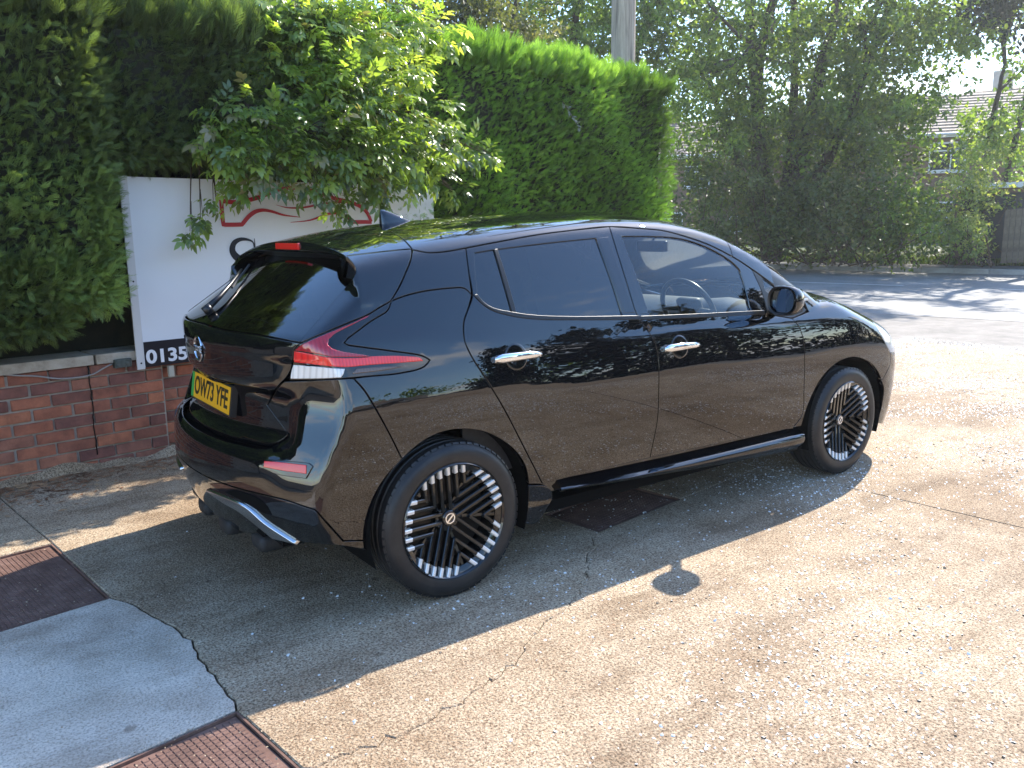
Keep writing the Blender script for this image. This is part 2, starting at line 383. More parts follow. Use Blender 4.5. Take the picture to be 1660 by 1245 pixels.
def panel(name, mode, P, m, parent, holes=(), gap=0.004, off=0.0, depth=0.02, res=0.022, fn=Fb, mirror=False, edge=0.002):
    """one body panel: the outline filled, laid on the surface, with a rolled edge"""
    loops = []
    for k, R in enumerate([P]+list(holes)):
        s = 1 if k == 0 else -1
        B = offset2(R, s*gap/2); A = offset2(R, s*(gap/2+edge)); loops.append((A, B))
    lo = P.min(0); hi = P.max(0)
    gx, gy = np.meshgrid(np.arange(lo[0]+res*0.37, hi[0], res), np.arange(lo[1]+res*0.37, hi[1], res)); G = np.stack([gx.ravel(), gy.ravel()], 1)
    G = G+RNG.uniform(-0.1, 0.1, G.shape)*res
    ok = inside2(loops[0][0], G)
    for A, B in loops[1:]: ok &= ~inside2(A, G)
    G = G[ok]
    for A, B in loops:
        if len(G): G = G[dist2(A, G) > 0.5*res]
    V = []; E = []; start = []
    for A, B in loops:
        k = len(V); start.append(k); V += list(A); n = len(A); E += [(k+i, k+(i+1) % n) for i in range(n)]
    V += list(G)
    ov, oe, of, oov, _, _ = delaunay_2d_cdt([Vector((float(a), float(b))) for a, b in V], E, [], 0, 1e-6)
    Q = np.array([(v.x, v.y) for v in ov]); back = {}
    for i, l in enumerate(oov):
        for j in l: back[j] = i
    T = np.array([f for f in of if len(f) == 3]); C = Q[T].mean(1)
    ok = inside2(loops[0][0], C)
    for A, B in loops[1:]: ok &= ~inside2(A, C)
    T = T[ok]
    P3, N3 = map3(mode, Q, fn)
    P3 = P3+N3*off
    # orient
    tn = np.cross(P3[T[:, 1]]-P3[T[:, 0]], P3[T[:, 2]]-P3[T[:, 0]]); fl = np.sum(tn*N3[T[:, 0]], 1) < 0
    T[fl] = T[fl][:, ::-1]
    VV = [P3]; NN = [N3]; FF = [tuple(t) for t in T]; cnt = len(P3)
    for (A, B), st in zip(loops, start):
        n = len(A); ia = np.array([back[st+i] for i in range(n)])
        B3, BN = map3(mode, B, fn); lat = B3-P3[ia]+N3[ia]*off
        lat = lat-N3[ia]*np.sum(lat*N3[ia], 1, keepdims=True)
        lat /= np.maximum(np.linalg.norm(lat, axis=1, keepdims=True), 1e-9)
        Bp = B3+BN*(off-edge*0.6); Cp = B3+BN*(off-depth)
        nb = N3[ia]*0.35+lat*0.94; nb /= np.linalg.norm(nb, axis=1, keepdims=True)
        VV += [Bp, Cp]; NN += [nb, lat]
        b0 = cnt; c0 = cnt+n; cnt += 2*n
        for i in range(n):
            j = (i+1) % n
            for q in ((ia[i], ia[j], b0+j, b0+i), (b0+i, b0+j, c0+j, c0+i)): FF.append(q)
    VV = np.vstack(VV); NN = np.vstack(NN)
    # make every face agree with its normals
    F2 = []
    for f in FF:
        a, b, c = VV[f[0]], VV[f[1]], VV[f[2]]
        n = np.cross(b-a, c-a)
        if n@n < 1e-16 and len(f) > 3: n = np.cross(VV[f[2]]-a, VV[f[3]]-a)
        F2.append(f if n@(NN[f[0]]+NN[f[2]]) >= 0 else f[::-1])
    o = mesh_np(name, VV, F2, m, parent, normals=NN)
    if not mirror: return o
    VM = VV*np.array([1, -1, 1]); NM = NN*np.array([1, -1, 1])
    return o, mesh_np(name, VM, [f[::-1] for f in F2], m, parent, normals=NM)
# ------------------------------------------------------------------ car materials
def mk_paint():
    m = mat('black_paint', (0.0035, 0.0036, 0.0048), 0.25, 0, 0.0, 1.0)
    m.node_tree.nodes['Principled BSDF'].inputs['Coat IOR'].default_value = 1.75
    m.node_tree.nodes['Principled BSDF'].inputs['Coat Roughness'].default_value = 0.004
    N, L, b = nodes(m)      # faint clear-coat ripple
    tc = N.new('ShaderNodeTexCoord'); n = N.new('ShaderNodeTexNoise'); n.inputs['Scale'].default_value = 7; n.inputs['Detail'].default_value = 1
    L.new(tc.outputs['Object'], n.inputs['Vector']); bp = N.new('ShaderNodeBump'); bp.inputs['Strength'].default_value = 0.05; bp.inputs['Distance'].default_value = 0.006
    L.new(n.outputs[0], bp.inputs['Height']); L.new(bp.outputs[0], b.inputs['Coat Normal']); L.new(bp.outputs[0], b.inputs['Normal'])
    return m
M_PAINT = mk_paint()
M_GBLACK = mat('gloss_black_trim', (0.004, 0.004, 0.0045), 0.04, 0, 0.6, 0.6)
M_SBLACK = mat('satin_black_trim', (0.012, 0.012, 0.013), 0.32, 0, 0.5)
M_PLAST = noise_col(mat('rough_black_plastic', (0.02, 0.02, 0.02), 0.6), [(0.014, 0.014, 0.014), (0.026, 0.026, 0.027)], 60)
M_DARK = mat('dark_cavity', (0.004, 0.004, 0.004), 0.9, spec=0.1)
M_CHROME = mat('chrome', (0.88, 0.88, 0.9), 0.06, 1.0)
M_SILVER = mat('silver_trim', (0.72, 0.73, 0.75), 0.22, 1.0)
M_RUB = noise_col(mat('tyre_rubber', (0.02, 0.02, 0.02), 0.42), [(0.012, 0.012, 0.013), (0.03, 0.027, 0.025)], 14, bump=0.1, bscale=300, bdist=0.001)
def glass(name, tint, fres_ior=1.55, rough=0.0):
    m = bpy.data.materials.new(name); m.use_nodes = True; nt = m.node_tree; nt.nodes.clear(); N = nt.nodes.new; L = nt.links.new
    out = N('ShaderNodeOutputMaterial'); mx = N('ShaderNodeMixShader'); fr = N('ShaderNodeFresnel'); fr.inputs[0].default_value = fres_ior
    tr = N('ShaderNodeBsdfTransparent'); tr.inputs[0].default_value = (*tint, 1); gl = N('ShaderNodeBsdfGlossy'); gl.inputs['Roughness'].default_value = rough
    gl.inputs[0].default_value = (1, 1, 1, 1)
    ad = N('ShaderNodeMath'); ad.operation = 'MULTIPLY_ADD'; ad.inputs[1].default_value = 1.15; ad.inputs[2].default_value = 0.02; ad.use_clamp = True
    L(fr.outputs[0], ad.inputs[0]); L(ad.outputs[0], mx.inputs[0]); L(tr.outputs[0], mx.inputs[1]); L(gl.outputs[0], mx.inputs[2]); L(mx.outputs[0], out.inputs[0])
    return m
M_GCLEAR = glass('clear_glass', (0.92, 0.98, 0.95), 1.42)
M_GTINT = glass('privacy_glass', (0.035, 0.04, 0.05), 1.6)
def lensmat(name, col, rough=0.05, emi=0.0):
    m = mat(name, col, rough, 0, 0.6, 1.0); N, L, b = nodes(m)
    tc = N.new('ShaderNodeTexCoord'); w = N.new('ShaderNodeTexWave'); w.inputs['Scale'].default_value = 26; w.bands_direction = 'X'
    L.new(tc.outputs['Object'], w.inputs['Vector']); bp = N.new('ShaderNodeBump'); bp.inputs['Strength'].default_value = 0.25; bp.inputs['Distance'].default_value = 0.004
    rr_ = N.new('ShaderNodeValToRGB'); rr_.color_ramp.elements[0].color = (*[c_*0.78 for c_ in col], 1); rr_.color_ramp.elements[1].color = (*col, 1); rr_.color_ramp.elements[1].position = 0.5; L.new(w.outputs[0], rr_.inputs[0]); L.new(rr_.outputs[0], b.inputs['Base Color']); L.new(w.outputs[0], bp.inputs['Height']); L.new(bp.outputs[0], b.inputs['Normal'])
    return m
M_RED = lensmat('red_lens', (0.85, 0.022, 0.018)); M_DRED = lensmat('dark_red_lens', (0.38, 0.008, 0.018))
M_WHITEL = lensmat('clear_lens', (0.80, 0.78, 0.74)); M_AMBER = lensmat('smoked_lens', (0.10, 0.055, 0.035))
M_YEL = mat('plate_yellow', (0.80, 0.40, 0.012), 0.35); M_INK = mat('plate_black', (0.01, 0.01, 0.01), 0.4); M_GREEN = mat('plate_green', (0.03, 0.33, 0.06), 0.35)

# ------------------------------------------------------------------ the car
CAR = empty('electric_hatchback')
tag(CAR, 'glossy black five-door electric hatchback with black and silver wheels parked beside the hedge', 'car')
# shared seams, traced on the photograph: rear door edge, middle seam, front door edge, roof edge
SEAM_R = [(755, 402), (760, 441), (766, 480), (759, 501), (752, 522), (753, 550), (763, 575), (791, 619), (818, 664), (849, 724), (880, 785)]
SEAM_M = [(988, 368), (1001, 410), (1016, 458), (1033, 511), (1041, 524), (1056, 545), (1064, 564), (1068, 597), (1068, 640), (1066, 680), (1054, 742)]
SEAM_F = [(1284, 516), (1294, 528), (1300.5, 543), (1304, 565), (1304.5, 582), (1303.5, 630), (1300.7, 672), (1286, 693)]
ROOF_E = [(680, 407), (697, 409.5), (720, 408), (755, 402), (802, 393), (874, 380), (929, 373), (988, 367), (1040, 370.5), (1075, 374), (1109, 383), (1151, 398), (1195, 421), (1225, 441), (1256, 464)]
def rng(L, a, b): i = [k for k, p in enumerate(L) if p[0] == a][0]; j = [k for k, p in enumerate(L) if p[0] == b][0]; return L[i:j+1] if i <= j else L[j:i+1][::-1]
def cn(L): return L[:-1]+[(*L[-1][:2], True)]
HOLE_R = [(769.5, 410.5), (800.5, 405.5), (880, 395.5), (966, 386.5, True), (990, 452), (1008.5, 510, True), (929, 512), (870, 510.5), (831, 505.5), (799.5, 498.5), (784, 489.5), (776, 482, True), (772, 445), (769.5, 410.5, True)]
HOLE_F = [(1008, 383.5), (1050, 383.5), (1095, 386), (1131, 395), (1162, 409), (1188, 426), (1199, 437, True), (1208, 466), (1217, 504, True), (1130, 510), (1054, 514, True), (1034, 452), (1008, 383.5, True)]
def o_w(*segs, **k): return outline('w', segs, **k)
H_R = o_w(('px', HOLE_R)); H_F = o_w(('px', HOLE_F))
RD = o_w(('px', cn(SEAM_R)), ('px', [(880, 785), (965, 763.5), (1054, 742, True)]), ('px', cn(SEAM_M[::-1])), ('px', cn(rng(ROOF_E, 988, 755))))
panel('rear_door', 'w', RD, M_PAINT, CAR, holes=[H_R], mirror=True)
FD = o_w(('px', cn(SEAM_M)), ('px', [(1054, 742), (1170, 718), (1286, 693, True)]), ('px', cn(SEAM_F[::-1])), ('px', [(1284, 516), (1245, 509.5, True), (1234, 470), (1219, 437, True)]), ('px', [(1219, 437), (1195, 421), (1151, 398), (1109, 383), (1075, 374), (1040, 370.5), (988, 367, True)]))
panel('front_door', 'w', FD, M_PAINT, CAR, holes=[H_F], mirror=True)
# door glass and its frames
DIV = [(801, 404), (806, 403), (818, 450), (838.5, 510), (831, 508), (812, 452)]
def win(name, P, m, off=-0.006): return panel(name, 'w', P, m, CAR, gap=-0.012, off=off, depth=0.004, mirror=True)
win('rear_door_window', H_R, M_GTINT); win('front_door_window', H_F, M_GCLEAR)
panel('window_divider', 'w', o_w(('px', [(801, 404), (816, 455), (831, 509, True), (838.5, 511, True), (823, 455), (806.5, 403, True), (801, 404, True)])), M_SBLACK, CAR, gap=0, off=0.001, depth=0.01, mirror=True)
panel('window_trim', 'w', o_w(('px', [(766.5, 478), (783, 494), (799, 504), (831, 513), (870, 518), (929, 519), (1038, 518.5, True), (1036, 511.5, True), (929, 512.8), (870, 511), (831, 506), (799.5, 499), (784, 490), (773, 477, True), (766.5, 478, True)])), M_SBLACK, CAR, gap=0, off=0.004, depth=0.01, mirror=True)
panel('window_trim', 'w', o_w(('px', [(1038, 518.5), (1130, 515), (1240, 509.5, True), (1238, 503, True), (1130, 508.5), (1036, 512.5, True), (1038, 518.5, True)])), M_SBLACK, CAR, gap=0, off=0.004, depth=0.01, mirror=True)
# B pillar cover
panel('pillar_cover', 'w', o_w(('px', [(969, 386), (986, 384, True), (1007, 447), (1029, 507, True), (1012, 508, True), (992, 450), (969, 386, True)])), M_GBLACK, CAR, gap=0, off=0.0015, depth=0.008, mirror=True)
# fixed front triangle
tri = o_w(('px', [(1219, 437), (1234, 470), (1245, 509.5, True), (1284, 516, True), (1300, 509), (1309, 503, True), (1288, 483), (1256, 464), (1225, 441, True), (1219, 437, True)]))
trih = o_w(('px', [(1237, 452), (1241, 470), (1246, 474), (1262, 478), (1268, 476), (1252, 462), (1237, 452, True)]))
panel('quarter_light_frame', 'w', tri, M_SBLACK, CAR, holes=[trih], mirror=True); panel('quarter_light', 'w', trih, M_GCLEAR, CAR, gap=-0.006, off=-0.004, depth=0.004, mirror=True)
# quarter panel, its upper pillar part
ARCH_R = [(857, 785), (855, 768), (850, 752), (837, 733), (818.6, 717), (793, 703), (765.5, 696.5), (738, 696.5), (712.5, 702), (685, 716), (659.5, 737), (636, 763), (614, 798), (604, 832), (598.6, 876)]
RIDGE = [(634, 488), (655, 480), (680, 473.5), (705, 469.5), (730, 467), (752, 467), (765, 478)]
CRIMP = [(626, 506), (600, 521.5), (573, 541.5), (563, 549), (558, 555.5)]
LAMP_LOW = [(553.7, 614), (592.5, 610.5), (648, 605), (686.7, 595), (697, 584)]
QP = o_w(('px', cn(RIDGE)), ('px', cn([(765, 478)]+SEAM_R[3:])), ('px', [(880, 785), (857, 785, True)]), ('px', cn(rng(ARCH_R, 857, 659.5)+[(652, 745)])),
         ('px', [(652, 745), (637, 714), (620, 682), (603, 652), (590, 632), (573, 613, True)]), ('px', [(573, 613), (592.5, 610.5), (648, 605), (686.7, 595), (697, 584, True), (686, 577.5), (630, 568.5), (573, 561), (562, 559), (558, 555.5, True)]),
         ('px', cn(CRIMP[::-1])), ('px', [(626, 506), (631, 499), (634, 488, True)]))
panel('quarter_panel', 'w', QP, M_PAINT, CAR, mirror=True)
TG_SEAM = [(667, 403), (668, 409), (665, 424), (659, 439), (648, 464), (641, 476), (634, 487.6)]
PP = o_w(('px', cn(TG_SEAM[1:])), ('px', cn(RIDGE)), ('px', [(765, 478), (760, 441), (755, 402, True)]), ('px', cn(rng(ROOF_E, 755, 680)+[(668, 404.5)])), ('px', [(668, 404.5), (668, 409, True)]))
panel('pillar_panel', 'w', PP, M_PAINT, CAR, mirror=True)
# rear lamps
LAMP_TOP = [(634, 488), (612, 500.5), (597, 510), (568, 522), (540, 533.5), (512, 545), (487, 555.8)]
LP = o_w(('px', cn(LAMP_TOP)), ('px', [(487, 555.8), (475.5, 566), (474.3, 575), (474.5, 590), (469, 617, True)]), ('px', [(469, 617), (510, 616.3), (553.7, 614), (592.5, 610.5), (648, 605), (686.7, 595), (697, 584, True)]),
         ('px', [(697, 584), (686, 577.5), (630, 568.5), (573, 561), (562, 559), (558, 555.5, True)]), ('px', cn(CRIMP[::-1])), ('px', [(626, 506), (631, 499), (634, 488, True)]))
lampR, lampL = panel('rear_lamp', 'w', LP, M_GBLACK, CAR, mirror=True, gap=0.003)
def lens(name, pts, m, off=0.0025):
    P = o_w(('px', pts)); a, b = panel(name, 'w', P, m, lampR, gap=0.0, off=off, depth=0.006, mirror=True, edge=0.003, res=0.015); b.parent = lampL
lens('upper_red_lens', [(599, 511.5), (571, 524), (542, 536), (513, 548), (488, 559, True), (477, 568.5, True), (490, 569.5), (540, 579, True), (600, 577.5), (540, 566), (531, 558), (533, 550), (546, 539.5), (572, 526), (599, 511.5, True)], M_DRED)
lens('red_lens', [(477, 569.5), (490, 571), (540, 580), (600, 578.5), (602, 577.5, True), (650, 577), (684, 581), (686, 585, True), (650, 588), (600, 591.5), (562, 595), (540, 594), (500, 590), (476, 587, True), (477, 569.5, True)], M_RED)
lens('clear_lens', [(476, 591.5), (510, 594), (540, 597), (559, 598, True), (557, 606), (553, 612, True), (520, 613.5), (471, 614, True), (473, 600), (476, 591.5, True)], M_WHITEL)
lens('smoked_lens', [(577, 597.5), (620, 594.5), (663, 592.5, True), (625, 600), (571, 606.5, True), (577, 597.5, True)], M_AMBER, 0.002)
# tailgate: side flanks, lower panel, glass
GL_R = [(482, 555.5), (505, 530), (530, 500), (560.6, 464)]
FIN = [(560.6, 464), (568, 455), (575, 446), (577.5, 439), (574, 430), (566, 421), (559, 414.5)]
FK = outline('w', [('px', cn(TG_SEAM)), ('px', cn(LAMP_TOP)), ('px', [(487, 555.8), (482, 555.5, True)]), ('px', cn(GL_R)), ('px', cn(FIN)), ('px', [(559, 414.5), (600, 409.5), (640, 405), (667, 403, True)])], fn=Fs)
TGATE = empty('tailgate', parent=CAR)
a, b = panel('tailgate_flank', 'w', FK, M_PAINT, TGATE, mirror=True, fn=Fs)
GB = [(328, 524), (340, 528), (365, 534.8), (415, 542), (450, 549), (487, 556.2)]
def sym_w(segs, **k): return outline('w', segs, sym=True, **k)
TLW = sym_w([('px', [(328, 524), (365, 534.8), (415, 542), (450, 549), (487, 556.2, True)]), ('px', [(487, 556.2), (477, 566), (475, 576), (472, 597), (465, 611), (452, 625), (433, 656, True)]), ('p', [(0.60, 0.70), (0.55, 0.665), (0.40, 0.655), (0.0, 0.652, True)])])
panel('tailgate_skin', 'w', TLW, M_PAINT, TGATE)
GLS = sym_w([('px', [(328, 522), (365, 532.8), (415, 540), (450, 547), (482, 553.5, True)]), ('px', cn(GL_R)), ('p', [tuple(to_w(px_cast([(560.6, 464)]))[0]), (0.45, 1.335), (0.0, 1.345, True)])])
panel('rear_window', 'w', GLS, M_GTINT, TGATE, off=-0.003, gap=0.0, depth=0.004)
# spoiler top and roof (plan projection)
def o_t(*segs, **k): return outline('t', segs, **k)
# rear edges of roof pieces in plan
sp_e = px_cast([(559, 414.5)], Fs)[0]; s0 = px_cast([(667, 403)], Fs)[0]
ys = sp_e[1]
SPT = [('p', [(-0.268, 0.0), (-0.266, ys*0.5), (sp_e[0], ys, True)]), ('px', [(559, 414.5), (600, 409.5), (640, 405), (667, 403, True)]), ('p', [(s0[0], s0[1]), (0.02, -0.45), (0.045, -0.2), (0.05, 0.0, True)])]
SP = outline('t', SPT, sym=True, fn=Fs)
panel('spoiler_top', 't', SP, M_PAINT, TGATE, fn=Fs, gap=0.003)
RTOP = px_cast(seg_curve(ROOF_E, 6))[:, :2]
fr = RTOP[-1]
iw = int(np.argmin(np.abs(RTOP[:, 0]-1.80)))
RF = outline('t', [('p', [(0.052, 0.0), (0.047, -0.2), (0.022, -0.45), (s0[0]+0.003, s0[1], True)]), ('p', [(s0[0]+0.003, s0[1])]+[tuple(q) for q in RTOP[2:iw+1:3]]+[(*RTOP[iw], True)]), ('p', [tuple(RTOP[iw]), (RTOP[iw][0]+0.02, RTOP[iw][1]+0.07), (1.86, -0.40), (1.885, 0.0, True)])], sym=True)
panel('roof', 't', RF, M_PAINT, CAR)
# windscreen pillars and windscreen
wsb = [(2.74, 0.0), (2.72, -0.30), (2.64, -0.55)]
pin = [tuple(q+np.array([0.0, 0.06])) for q in RTOP[iw:]]
WS = outline('t', [('p', [(1.89, 0.0), (1.866, -0.40), (pin[0][0]+0.025, pin[0][1]+0.01, True)]), ('p', [(pin[0][0]+0.025, pin[0][1]+0.01)]+pin[3::4]+[(pin[-1][0], pin[-1][1], True)]), ('p', [pin[-1], (2.60, -0.62), (2.70, -0.38), (2.74, 0.0, True)])], sym=True)
panel('windscreen', 't', WS, M_GCLEAR, CAR, off=-0.003, depth=0.005)
AP = outline('t', [('p', [tuple(RTOP[iw])]+[tuple(q) for q in RTOP[iw+2::4]]+[(fr[0], fr[1], True)]), ('p', [tuple(fr), (pin[-1][0]+0.01, pin[-1][1]-0.01, True)]), ('p', [(pin[-1][0]+0.01, pin[-1][1]-0.01)]+[tuple(q) for q in pin[::-4][1:]]+[(pin[0][0]+0.02, pin[0][1], True)]), ('p', [(pin[0][0]+0.02, pin[0][1]), (*RTOP[iw], True)])])
panel('windscreen_pillar', 't', AP, M_PAINT, CAR, mirror=True)
CWL = outline('t', [('p', [(2.70, 0.0), (2.66, -0.38), (2.56, -0.59), (pin[-1][0]-0.01, pin[-1][1]+0.02, True), (fr[0]-0.015, fr[1]-0.03, True), (2.33, -0.80, True), (2.48, -0.78), (2.62, -0.72), (2.80, -0.45), (2.83, 0.0, True)])], sym=True)
panel('windscreen_cowl', 't', CWL, M_SBLACK, CAR, off=-0.012, depth=0.003)
# fender, bonnet, headlamp, front bumper
ARCH_F = [(1299, 691), (1308, 661), (1319, 635), (1331, 614), (1345.6, 597), (1364, 584), (1383, 579), (1399, 582), (1413, 590), (1423, 602), (1429.6, 617)]
EDGE = [(2.30, -0.775), (2.45, -0.765), (2.65, -0.745), (2.9, -0.725), (3.1, -0.705), (3.22, -0.685), (3.34, -0.655)]
EP, EN = map3('t', [EDGE[i] for i in range(len(EDGE))], Fb); EW = to_w(EP)
FA_end = to_w(px_cast([(1429.6, 617)]))[0]
FN = o_w(('px', cn(SEAM_F)), ('px', [(1286, 693), (1299, 691, True)]), ('px', cn(ARCH_F)), ('px', [(1429.6, 617), (1437, 604), (1443, 590), (1443.5, 572, True)]), ('px', [(1443.5, 572), (1432, 550), (1421, 530), (1412, 517, True)]),
        ('p', [tuple(to_w(px_cast([(1412, 517)]))[0]), tuple(EW[5])]), ('p', [tuple(q) for q in EW[:6][::-1]]+[(*EW[0], True)]), ('px', [(1311, 505), (1300, 509.5), (1284, 516, True)]))
panel('front_wing', 'w', FN, M_PAINT, CAR, mirror=True)
HD = outline('t', [('p', [(2.745, 0.0), (2.705, -0.38), (2.605, -0.63), (2.50, -0.70), (2.36, -0.765, True)]), ('p', EDGE[1:6]+[(*EDGE[5], True)]), ('p', [EDGE[5], (3.32, -0.60), (3.42, -0.40), (3.46, 0.0, True)])], sym=True)
panel('bonnet', 't', HD, M_PAINT, CAR)
hl0 = to_w(px_cast([(1412, 517)]))[0]; hl1 = to_w(px_cast([(1443.5, 572)]))[0]
HLP = o_w(('px', [(1412, 517), (1421, 530), (1432, 550), (1443.5, 572, True)]), ('p', [tuple(hl1), (W2+0.48, 0.645), (W2+0.62, 0.70, True), (W2+0.50, 0.765), (W2+0.25, 0.83), (EW[5][0], EW[5][1]-0.004, True), tuple(hl0)+(True,)]))
M_HEAD = lensmat('headlamp_lens', (0.42, 0.44, 0.46))
panel('headlamp', 'w', HLP, M_HEAD, CAR, mirror=True)
fa = to_w(px_cast([(1429.6, 617), (1431, 683)]))
FBP = sym_w([('p', [(W3+Y0, 0.80), (W3+0.0, 0.78), (W2+0.62, 0.70, True), (W2+0.48, 0.645), (hl1[0], hl1[1], True)]), ('px', [(1443.5, 572), (1443, 590), (1437, 604), (1429.6, 617, True)]), ('p', [tuple(fa[0]), (fa[0][0]+0.055, 0.45), (fa[0][0]+0.07, 0.36), (fa[0][0]+0.06, 0.24, True), (W2+0.25, 0.215), (W3, 0.20), (W3+Y0, 0.20, True)])]) if False else \
    o_w(('p', [(W3+Y0, 0.80), (W3+0.0, 0.78), (W2+0.62, 0.70, True), (W2+0.48, 0.645), (hl1[0], hl1[1], True)]), ('px', [(1443.5, 572), (1443, 590), (1437, 604), (1429.6, 617, True)]), ('p', [tuple(fa[0]), (fa[0][0]+0.045, 0.45), (fa[0][0]+0.055, 0.36), (fa[0][0]+0.045, 0.24, True), (W2+0.25, 0.215), (W3, 0.20), (W3+Y0, 0.20, True), (W3+Y0, 0.80, True)]))
panel('front_bumper', 'w', FBP, M_PAINT, CAR, gap=0.001, mirror=True)
panel('front_grille', 'w', o_w(('p', [(W2+0.30, 0.50), (W2+0.30, 0.84), (W3, 0.86), (W3+Y0, 0.87, True), (W3+Y0, 0.50, True), (W2+0.30, 0.50, True)])), M_GBLACK, CAR, off=-0.014, depth=0.004, gap=-0.002, mirror=True)
panel('bonnet_lock_panel', 't', outline('t', [('p', [(3.30, 0.0), (3.28, -0.50), (3.26, -0.66, True), (3.36, -0.62), (3.50, -0.40), (3.56, 0.0, True)])], sym=True), M_SBLACK, CAR, off=-0.016, depth=0.003)
# rear bumper and lower valance
PB0 = tuple(to_w(px_cast([(419, 800)]))[0]); print('PB0', PB0)
BL = [(598.6, 876), (556.5, 877), (511, 827), (480, 815), (455, 806), (420, 790), (395, 772)]
RB = sym_w([('p', [(0.0, 0.642), (0.40, 0.645), (0.55, 0.655), (0.60, 0.69, True)]), ('px', [(433, 657), (452, 626), (460, 618.5, True), (510, 616.3), (553.7, 614), (573, 613, True)]), ('px', [(573, 613), (590, 632), (603, 652), (620, 682), (637, 714), (652, 745, True)]),
            ('px', [(652, 745), (636, 763), (614, 798), (604, 832), (598.6, 876, True)]), ('px', [(598.6, 876), (556.5, 877, True), (511, 827, True)]), ('px', [(511, 827), (490, 820), (464, 811), (440, 805), (419, 800, True)]), ('p', [PB0, (0.45, PB0[1]-0.003), (0.25, PB0[1]-0.005), (0.0, PB0[1]-0.006, True)])])
BUMP = panel('rear_bumper', 'w', RB, M_PAINT, CAR)
VL = sym_w([('p', [(0.0, PB0[1]-0.006), (0.25, PB0[1]-0.005), (0.45, PB0[1]-0.003), (*PB0, True)]), ('px', [(419, 800), (440, 805), (464, 811), (490, 820), (511, 827, True)]), ('px', [(511, 827), (556.5, 877, True), (598.6, 876, True)]), ('px', [(598.6, 876), (597, 893, True), (560, 886), (495, 880), (440, 866, True)]), ('p', [tuple(to_w(px_cast([(440, 866)]))[0]), (0.3, 0.25), (0.0, 0.25, True)])])
panel('rear_valance', 'w', VL, M_GBLACK, CAR)
# silver diffuser blade, reflectors, number plate, badge
panel('diffuser_blade', 'w', o_w(('px', [(338, 792), (365, 803), (401.5, 820), (432, 846), (484, 880, True), (445, 871, True), (410, 843), (390, 828), (362, 812), (338, 795, True), (338, 792, True)])), M_SILVER, CAR, gap=0, off=0.012, depth=0.03, mirror=True, edge=0.004)
panel('bumper_slot', 'w', o_w(('px', [(399, 799), (420, 808), (434, 821), (441, 835, True), (425, 831), (400, 816), (380, 806), (365, 797, True), (380, 794), (399, 799, True)])), M_DARK, CAR, gap=0, off=0.002, depth=0.01, mirror=True)
rfR, rfL = panel('rear_reflector', 'w', o_w(('px', [(407, 754), (418, 743.5, True), (460, 747), (505, 752), (508, 756, True), (497, 776, True), (455, 770), (407, 757, True), (407, 754, True)])), M_GBLACK, CAR, gap=0, off=0.004, depth=0.01, mirror=True)
a, b = panel('reflector_lens', 'w', o_w(('px', [(430, 747.5), (460, 750), (498, 754, True), (498, 768, True), (460, 763), (429, 757, True), (430, 747.5, True)])), mat('reflector_red', (0.75, 0.03, 0.02), 0.15, 0, 0.6, 0.6), rfR, gap=0, off=0.0065, depth=0.006, mirror=True); b.parent = rfL
# number plate
def glyph_text(body, size, m, loc, rot, name, parent, extr=0.0006, offset=0.0, sx=1.0, align='CENTER', space=1.0):
    c = bpy.data.curves.new(name, 'FONT'); c.body = body; c.size = size; c.extrude = extr; c.offset = offset; c.align_x = align; c.align_y = 'CENTER'; c.space_character = space
    t = bpy.data.objects.new('tmp_text', c); COL.objects.link(t); dg = bpy.context.evaluated_depsgraph_get()
    me = bpy.data.meshes.new_from_object(t.evaluated_get(dg)); bpy.data.objects.remove(t); me.name = name; me.materials.clear(); me.materials.append(m)
    o = bpy.data.objects.new(name, me); COL.objects.link(o); o.location = loc; o.rotation_euler = rot; o.scale = (sx, 1, 1); o.parent = parent
    return o
TILT = 0.155
R_pl = Euler((PI/2-math.atan(TILT), 0, -PI/2))          # local x -> -y (right), local y -> up, local z -> -x (back)
plate = MB(); plate.box((0, 0, 0), (0.52, 0.111, 0.004), bev=0.0015)
pl = plate.build('number_plate', M_YEL, TGATE); pl.location = (-0.655, 0, 0.788); pl.rotation_euler = R_pl
g = MB(); g.box((-0.243, 0, 0.0026), (0.032, 0.109, 0.0012)); g.build('green_band', M_GREEN, pl)
glyph_text('OW73 YFE', 0.108, M_INK, (0.012, -0.001, 0.0026), (0, 0, 0), 'registration', pl, offset=0.0022, sx=0.90, space=1.0)
pb = MB(); pb.box((0, 0, -0.016), (0.536, 0.127, 0.028), bev=0.003); pb.build('plate_backing', M_SBLACK, pl)
# round badge with name bar
badge = MB(); prof = [(0.047, 0.0), (0.048, 0.004), (0.053, 0.0065), (0.058, 0.004), (0.059, 0.0)]
V = []; n = 56
for r, h in prof:
    for j in range(n): a = 2*PI*j/n; V.append((r*math.cos(a), r*math.sin(a)*0.94, h))
F_ = [(i*n+j, i*n+(j+1) % n, (i+1)*n+(j+1) % n, (i+1)*n+j) for i in range(len(prof)-1) for j in range(n)]
